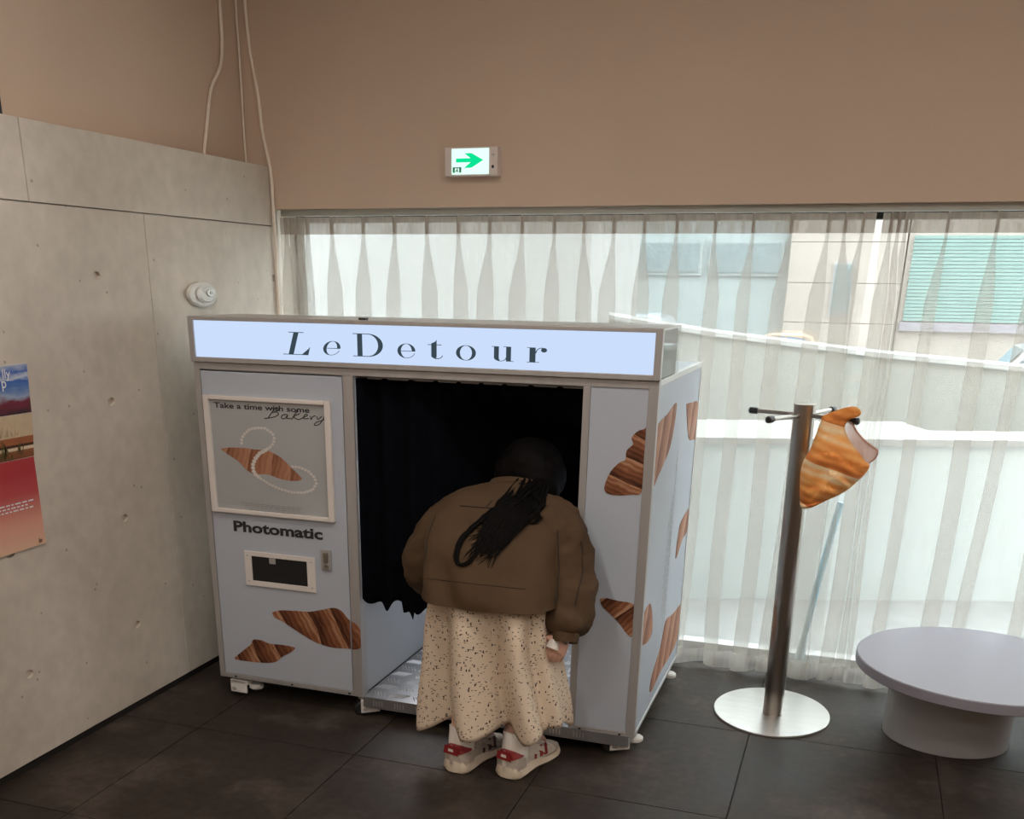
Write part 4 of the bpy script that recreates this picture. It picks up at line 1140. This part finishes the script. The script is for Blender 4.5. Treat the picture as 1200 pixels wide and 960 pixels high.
# --- body: one continuous skin
b = MB()
hips = [(-1.275, 3.475, .70), (-1.095, 3.475, .70)]
knees = [(-1.285, 3.515, .41), (-1.075, 3.535, .41)]
ank = [(-1.288, 3.430, .135), (-1.074, 3.455, .135)]
toe = [(-1.235, 3.62, .06), (-1.025, 3.65, .06)]
for i in range(2):
    b.tube([hips[i], Vector(hips[i]).lerp(Vector(knees[i]), .5), knees[i], Vector(knees[i]).lerp(Vector(ank[i]), .35), Vector(knees[i]).lerp(Vector(ank[i]), .75), ank[i], (ank[i][0], ank[i][1], .07)],
           [.105, .092, .068, .066, .050, .040, .040], 18)
    b.tube([(ank[i][0], ank[i][1], .085), toe[i]], [.038, .028], 12)
b.loft([ring((-1.185, 3.475, .64), .17, .11, (0, 0, 1)), ring((-1.185, 3.475, .72), .20, .13, (0, .1, 1)), ring((-1.19, 3.51, .80), .165, .105, (0, .4, 1)), ring((-1.195, 3.58, .87), .175, .10, (0, .7, 1)),
        ring((-1.195, 3.66, .93), .20, .10, (0, .8, 1)), ring((-1.19, 3.72, .975), .19, .085, (0, .8, .9)), ring((-1.185, 3.765, 1.005), .09, .06, (0, .8, .8))])
b.tube([(-1.185, 3.745, .99), (-1.178, 3.81, 1.045), (-1.172, 3.85, 1.075)], [.07, .058, .056], 18)
HC = Vector((-1.168, 3.895, 1.105))
Rh = Matrix.Rotation(-.25, 3, 'X')
b.ellipsoid(HC, (.108, .125, .112), 24, 16, Rh)
b.ellipsoid(HC + Rh @ Vector((0, .07, -.055)), (.068, .06, .052), 16, 10)           # jaw
b.tube([HC + Rh @ Vector((0, .118, .012)), HC + Rh @ Vector((0, .142, -.018)), HC + Rh @ Vector((0, .118, -.024))], [.010, .017, .016], 10)   # nose
for sx_ in (-1, 1):
    b.ellipsoid(HC + Rh @ Vector((sx_ * .110, -.005, -.012)), (.012, .026, .026), 10, 8)
sh = [(-1.395, 3.715, .955), (-.990, 3.645, .955)]
el = [(-1.505, 3.61, .775), (-.905, 3.575, .755)]
wr = [(-1.452, 3.79, .640), (-.889, 3.448, .590)]
for i in range(2):
    b.tube([(-1.19, 3.70, .96), sh[i], Vector(sh[i]).lerp(Vector(el[i]), .5), el[i], Vector(el[i]).lerp(Vector(wr[i]), .4), wr[i]], [.075, .066, .054, .044, .042, .029], 16)
def hand(base, dirv, side, palm_n, k_=1.0):
    """palm with four unequal curled fingers and a thumb leaving its side"""
    dirv, side = Vector(dirv).normalized(), Vector(side).normalized(); pn = Vector(palm_n).normalized()
    base = Vector(base)
    b.loft([ring(base, .027 * k_, .019 * k_, dirv, 14, 2.4, side), ring(base + dirv * .03 * k_, .037 * k_, .017 * k_, dirv, 14, 2.6, side), ring(base + dirv * .072 * k_, .041 * k_, .014 * k_, dirv, 14, 2.8, side)])
    for o_, L in [(-.031, .066), (-.0105, .076), (.0105, .072), (.031, .055)]:
        L *= k_
        p0 = base + dirv * .064 * k_ + side * o_ * k_
        p1 = p0 + dirv * L * .42 + pn * .006; p2 = p1 + (dirv * .75 + pn * .65).normalized() * L * .34; p3 = p2 + (dirv * .25 + pn).normalized() * L * .28
        b.tube([p0, p1, p2, p3], [.0100 * k_, .0094 * k_, .0088 * k_, .0074 * k_], 8)
    t0 = base + dirv * .022 * k_ - side * .030 * k_
    t1 = t0 + (dirv * .5 - side * .8 + pn * .3).normalized() * .034 * k_; t2 = t1 + (dirv * .85 - side * .1 + pn * .5).normalized() * .034 * k_
    b.tube([t0, t1, t2], [.014 * k_, .0118 * k_, .0088 * k_], 8)
hand((-.894, 3.440, .592), (-.30, -.16, -.75), (.93, 0, -.35), (-.25, .8, -.2), .92)
hand((-1.445, 3.80, .634), (.12, .9, -.25), (.9, -.1, .1), (0, -.2, -1))
body = voxel(b, 'body', 'skin', .0052, 2, per)
for sx_ in (-1, 1):
    e = MB().ellipsoid(HC + Rh @ Vector((sx_ * .040, .108, .010)), (.014, .010, .008), 12, 8).build('eye', 'white_plastic', body)
    MB().ellipsoid(HC + Rh @ Vector((sx_ * .040, .116, .009)), (.006, .004, .006), 10, 6).build('iris', 'ink', body)
MB().ellipsoid(HC + Rh @ Vector((0, .118, -.058)), (.026, .012, .008), 12, 8).build('mouth', pm('lip', (.42, .14, .12, 1), .4), body)

# --- skirt
mb = MB(); rings = []
HEMX = [(-1.50, .125), (-1.466, .128), (-1.406, .158), (-1.34, .199), (-1.285, .222), (-1.255, .200), (-1.24, .178), (-1.185, .180), (-1.117, .212), (-1.075, .236), (-1.038, .201), (-1.001, .181), (-.971, .190), (-.931, .222), (-.874, .223), (-.85, .223)]
def hem_z(x, back):
    for (xa, za), (xb, zb_) in zip(HEMX[:-1], HEMX[1:]):
        if x <= xb:
            v = za + (zb_ - za) * max(0, min(1, (x - xa) / (xb - xa))); break
    else: v = HEMX[-1][1]
    return v * back + .185 * (1 - back)
RIDGE = [(200, .045, 15), (262, .034, 14), (312, .052, 12), (340, .020, 10), (20, .03, 14), (65, .035, 16), (105, .03, 14), (150, .03, 16), (232, -.034, 13), (289, -.036, 10), (326, -.02, 7)]
def fold_at(a):
    dg_ = math.degrees(a) % 360; v = 0
    for c, am, wd in RIDGE:
        dd = min(abs(dg_ - c), 360 - abs(dg_ - c)); v += am * math.exp(-(dd / wd) ** 2)
    return v
nA = 180
for j in range(34):
    f = j / 33
    ringp = []
    for k in range(nA):
        a = 2 * PI * k / nA
        g = smoothstep(.02, .22, f)
        rx = .185 + .048 * g + .045 * smoothstep(.3, 1, f); ry = .125 + .042 * g + .018 * smoothstep(.3, 1, f)
        amp = 1.45 * smoothstep(.04, .40, f) * (.5 + .5 * f)
        fo = fold_at(a + .10 * math.sin(f * 3)) * amp
        cx_ = -1.200 + .026 * f; cy_ = 3.485 + .035 * f
        x = cx_ + (rx + fo * .75) * math.cos(a); y = cy_ + (ry + fo * 1.25) * math.sin(a)
        back = smoothstep(.25, -.15, math.sin(a))
        zt_, zb2 = .80, hem_z(x, back)
        ringp.append((x, y, zt_ + (zb2 - zt_) * f))
    rings.append(ringp)
mb.loft(rings, cap=False)
sk = mb.build('skirt', 'skirt', per, smooth=1.5)
md = sk.modifiers.new('s', 'SOLIDIFY'); md.thickness = .003; md.offset = -1
evaluate_into(sk)

# --- jacket: boxy back panel open at the hem, wide sleeves
J = [(-1.188, 3.480, .698, .256, .190, .00, 3.2), (-1.192, 3.488, .735, .250, .184, .06, 3.0), (-1.198, 3.525, .80, .247, .176, .30, 2.7), (-1.202, 3.575, .87, .256, .160, .55, 2.6),
     (-1.200, 3.635, .935, .266, .140, .75, 2.5), (-1.198, 3.690, .982, .250, .115, .9, 2.4), (-1.195, 3.735, 1.015, .205, .095, 1.0, 2.2), (-1.192, 3.768, 1.034, .120, .074, 1.0, 2.0)]
rings = []
for (jx, jy, jz, rx, ry, tl, pw) in smooth_path(J, 6):
    rg = ring((jx, jy, jz), rx, ry, (0, tl, 1), 96, pw)
    low = smoothstep(1.0, .70, jz)
    rings.append([p + Vector((0, 0, 0)) + (p - Vector((jx, jy, jz))).normalized() * (.026 * noise.noise(p * 6.0) + .020 * noise.noise(Vector((p.x * 11 + p.z * 5, 3, p.z * 4))) + .010 * low * math.sin(p.x * 26 + 1.0)) for p in rg])
mb = MB().loft(rings, cap=False)
nR = len(rings) * 96
mb.f.append(tuple(range(nR - 96, nR)))
jk = mb.build('jacket', 'jacket', per, smooth=1.5)
md = jk.modifiers.new('s', 'SOLIDIFY'); md.thickness = .006; md.offset = -1
evaluate_into(jk)
jk.data.set_sharp_from_angle(angle=.8)
def sleeve(pts, rad):
    j = MB().tube(smooth_path([Vector(p) for p in pts], 4), [r[0] for r in smooth_path([(r,) for r in rad], 4)], 28)
    return voxel(j, 'sleeve', 'jacket', .009, 4, jk, (.034, .075))
sleeve([(-1.33, 3.715, .955), (-1.405, 3.705, .930), (-1.470, 3.66, .85), (-1.505, 3.62, .765), (-1.500, 3.665, .705), (-1.470, 3.755, .66), (-1.455, 3.785, .645)], [.085, .108, .104, .102, .094, .076, .055])
sleeve([(-1.07, 3.67, .962), (-.997, 3.632, .945), (-.945, 3.605, .848), (-.915, 3.575, .76), (-.900, 3.53, .685), (-.892, 3.475, .625), (-.890, 3.452, .590)], [.085, .112, .106, .100, .098, .084, .050])
MB().loft([ring((-1.19, 3.758, 1.018), .132, .082, (0, .9, .8), 40), ring((-1.188, 3.772, 1.048), .126, .080, (0, .7, .9), 40), ring((-1.187, 3.780, 1.066), .116, .074, (0, .6, .9), 40), ring((-1.187, 3.784, 1.060), .104, .064, (0, .6, .9), 40)], cap=False).build('collar', 'jacket', jk, smooth=1.2)
# seams lie on the cloth
jo = ORIGIN[jk.name]
VV, FF = [], []
for ob_ in [jk] + [c for c in jk.children if c.name.startswith('sleeve')]:
    b0 = len(VV); VV += [v.co + jo for v in ob_.data.vertices]; FF += [tuple(i + b0 for i in p.vertices) for p in ob_.data.polygons]
bvh = BVHTree.FromPolygons(VV, FF)
def on_back(x, z, off=.0):
    h = bvh.ray_cast(Vector((x, 2.6, z + .27)), Vector((0, 1.0, -.28)).normalized())
    if h[0] is None: return None
    return h[0] + h[1] * off
def seam(pts, r=.0028, name='seam', mat='seam'):
    P = []
    for i in range(len(pts) - 1):
        for k in range(10):
            q = on_back(pts[i][0] + (pts[i + 1][0] - pts[i][0]) * k / 10, pts[i][1] + (pts[i + 1][1] - pts[i][1]) * k / 10, .001)
            if q is not None: P.append(q)
    if len(P) > 2: MB().tube(P, r, 6).build(name, mat, jk)
seam([(-1.34, 1.01), (-1.06, 1.01)])
seam([(-1.22, 1.04), (-1.235, 1.01)])
seam([(-1.40, .720), (-1.20, .720), (-1.00, .720)], .0012)
seam([(-.955, .95), (-.935, .80), (-.93, .66)])
seam([(-.875, .92), (-.855, .80), (-.86, .66)])
seam([(-1.43, .96), (-1.435, .86), (-1.42, .78)])
MB().tube([(-.891, 3.456, .598), (-.889, 3.442, .566)], [.052, .047], 20, cap=False).build('cuff', 'jacket', jk)
MB().tube([(-.922, 3.432, .575), (-.930, 3.420, .545)], [.020, .026], 16, cap=False).build('shirt_cuff', 'lace', jk)
MB().disc((-.875, 3.398, .582), 'y', .008, .007, -.004, 12).build('button', 'steel', jk)

# --- hair: cap over the head and a long lock falling over the back
h = MB()
h.ellipsoid(HC + Vector((-.002, -.012, .012)), (.126, .132, .118), 28, 18, Rh)
h.ellipsoid((-1.12, 3.80, 1.045), (.090, .080, .105), 18, 12)
h.ellipsoid(HC + Vector((.03, -.035, -.015)), (.115, .105, .115), 24, 14)
h.ellipsoid(HC + Vector((-.04, -.035, -.012)), (.105, .10, .11), 24, 14)
hv = voxel(h, 'hair', 'hair', .008, 3, per, (.010, .03))
lk_ = MB()
rnd = random.Random(5)
def strand(pts, r0, spread):
    P = [Vector((-1.12 + rnd.uniform(-.06, .06), 3.745 + rnd.uniform(-.02, .02), 1.085 + rnd.uniform(-.03, .02)))]
    sp = smooth_path(pts, 5)
    jx, jz = rnd.uniform(-1, 1) * spread, rnd.uniform(-1, 1) * spread * .6
    for i, (x, z) in enumerate(sp):
        f = i / len(sp)
        q = on_back(x + jx * (1 - .5 * f), z + jz * f, .006 + .012 * (1 - f) * rnd.random())
        if q is not None: P.append(q)
    n = len(P)
    if n > 3: lk_.tube(P, [r0 * (1 - .8 * (i / (n - 1)) ** 2) for i in range(n)], 6)
for k in range(150):
    strand([(-1.10, 1.03), (-1.125, .98), (-1.15, .93), (-1.165, .89), (-1.19 + rnd.uniform(-.03, .03), .855 + rnd.uniform(-.03, .03))], .0042, .085)
for k in range(10):
    strand([(-1.17, 1.02), (-1.23, .95), (-1.275, .88), (-1.282, .82), (-1.265, .785), (-1.235, .79), (-1.215, .82), (-1.20, .86)], .0042, .012)
for k in range(5):
    strand([(-1.13, .96), (-1.12, .90), (-1.135, .865), (-1.155, .875)], .004, .02)
for k in range(4):
    strand([(-1.05, 1.02), (-1.03, .99), (-1.04, .965), (-1.06, .96)], .004, .012)
lk_.build('hair_lock', 'hair', hv, smooth=1.5)

# --- shoes and socks
def shoe(heel, toe_, side_mat, lateral):
    heel, toe_ = Vector(heel), Vector(toe_)
    ax = (toe_ - heel); L = ax.length; ax.normalize(); sd = Vector((ax.y, -ax.x, 0))     # sd points to the right
    root_o = None
    def halfw(t):
        return .052 * (math.sin(min(1, t / .10) * PI / 2) ** .6) * (1 - .16 * math.exp(-((t - .42) / .16) ** 2) + .10 * math.exp(-((t - .72) / .2) ** 2)) * (math.sqrt(max(0, 1 - max(0, (t - .80) / .2) ** 2.2)) * .98 + .02)
    def P(t, s, z): return heel + ax * (t * L) + sd * s + Vector((0, 0, z))
    ts = [0.0, .02, .05, .1, .17, .25, .33, .42, .5, .58, .66, .74, .82, .88, .93, .97, .995]
    # sole
    rings = []
    for t in ts:
        wv = max(.006, halfw(t)) + .008; th = .046 * (1 - .42 * smoothstep(.3, .75, t)); lift = .012 * smoothstep(.8, 1, t) + .006 * smoothstep(.08, 0, t)
        off = -.014 if t == 0 else 0
        rings.append([P(t, -wv * .86, lift), P(t, wv * .86, lift), P(t, wv * 1.05, lift + .012), P(t, wv * .94, lift + th * .75), P(t, wv * .86, lift + th), P(t, -wv * .86, lift + th), P(t, -wv * .94, lift + th * .75), P(t, -wv * 1.05, lift + .012)])
    so = MB().loft(rings).build('shoe', 'shoe', per, smooth=.9)
    so.data.materials.clear(); so.data.materials.append(M['sole'])
    tag(so, 'pale chunky running shoe')
    def top(t): return .118 - .012 * smoothstep(0, .12, t) + .006 * smoothstep(.25, .4, t) - .052 * smoothstep(.42, .80, t) - .022 * smoothstep(.8, 1, t)
    def sect(t, g=0.0, a0=0.0, a1=PI, n=14):
        wv = max(.006, halfw(t)) + g; zt_ = top(t) + g; zb2 = .036
        R = []
        for k in range(n + 1):
            a = a0 + (a1 - a0) * k / n
            co, si = math.cos(a), math.sin(a)
            wz = math.copysign(abs(co) ** .7, co) * wv
            R.append(P(t, wz, zb2 + (zt_ - zb2) * (abs(si) ** .75)))
        return R
    MB().loft([sect(t) for t in ts], closed=True).build('upper', 'shoe_light' if lateral else 'shoe', so, smooth=.9)
    # heel counter and red tab
    MB().loft([sect(t, .003, 0, PI) for t in (0.0, .03, .08, .15, .22)], cap=False, closed=False).build('heel_counter', 'shoe', so, smooth=.9)
    tabp = MB()
    rr = []
    for t in (-.004, .03, .08, .14, .20):
        full = sect(max(0, t), .006, 0, PI, 20)
        rr.append([p for k, p in enumerate(full) if 2 <= k <= 18 and p.z > .080])
    m_ = min(len(r) for r in rr)
    def resample(r, n):
        return [r[int(round(i * (len(r) - 1) / (n - 1)))] for i in range(n)]
    tabp.loft([resample(r, m_) for r in rr], cap=False, closed=False)
    tabp.add([P(-.008, s, z) for s, z in [(-.036, .082), (.036, .082), (.030, .116), (0, .121), (-.030, .116)]], [(0, 1, 2, 3, 4)])
    tab = tabp.build('heel_tab', 'red', so)
    MB().add([P(-.011, s, z) for s, z in [(-.013, .094), (.013, .094), (.011, .106), (-.011, .106)]], [(0, 1, 2, 3)]).build('tab_emblem', 'lace', tab)
    # toe cap
    MB().loft([sect(t, .002, .0, PI) for t in (.80, .86, .92, .97, .99)], cap=False, closed=False).build('toe_cap', 'shoe', so, smooth=.9)
    # side emblem on both flanks
    for sg in (1, -1):
        e = MB()
        for (ta, tb_) in [(.40, .48), (.50, .57), (.585, .65)]:
            q = []
            for t, z in [(ta, .045), (ta + .045, .045), (tb_ + .02, .086), (tb_ - .025, .086)]:
                wv = halfw(t) * (.90 + .10 * (1 - (z - .04) / .05)) + .006
                q.append(P(t, sg * wv * (1.0 - .30 * smoothstep(.05, .095, z)), z))
            e.add(q, [(0, 1, 2, 3)])
        q = []
        for t, z in [(.44, .084), (.47, .084), (.60, .047), (.57, .047)]:
            wv = halfw(t) * (.90 + .10 * (1 - (z - .04) / .05)) + .0065
            q.append(P(t, sg * wv * (1.0 - .30 * smoothstep(.05, .095, z)), z))
        e.add(q, [(0, 1, 2, 3)])
        e.build('side_emblem', side_mat, so)
    lc = MB()
    for t in (.46, .52, .58, .64, .70):
        pts = [p + Vector((0, 0, .004)) for p in sect(t, .002, PI * .28, PI * .72, 6)]
        lc.tube(pts, .0042, 6)
    lc.tube([P(.45, 0, top(.45) + .006), P(.50, .03, top(.5) + .018), P(.55, .045, top(.55) + .004)], .0038, 6).tube([P(.45, 0, top(.45) + .006), P(.50, -.03, top(.5) + .018), P(.56, -.045, top(.55) + .002)], .0038, 6)
    lc.build('laces', 'lace', so)
    return P
shL = shoe((-1.302, 3.352, 0), (-1.205, 3.700, 0), 'dark_stripe', False)
shR = shoe((-1.094, 3.378, 0), (-.992, 3.712, 0), 'red', True)
for i in range(2):
    c = Vector(ank[i])
    MB().tube([(c.x, c.y - .002, .075), (c.x, c.y - .002, .12), (c.x, c.y, .15), (c.x, c.y + .004, .172)], [.052, .051, .049, .050], 24).build('sock', 'sock', per, smooth=.9)
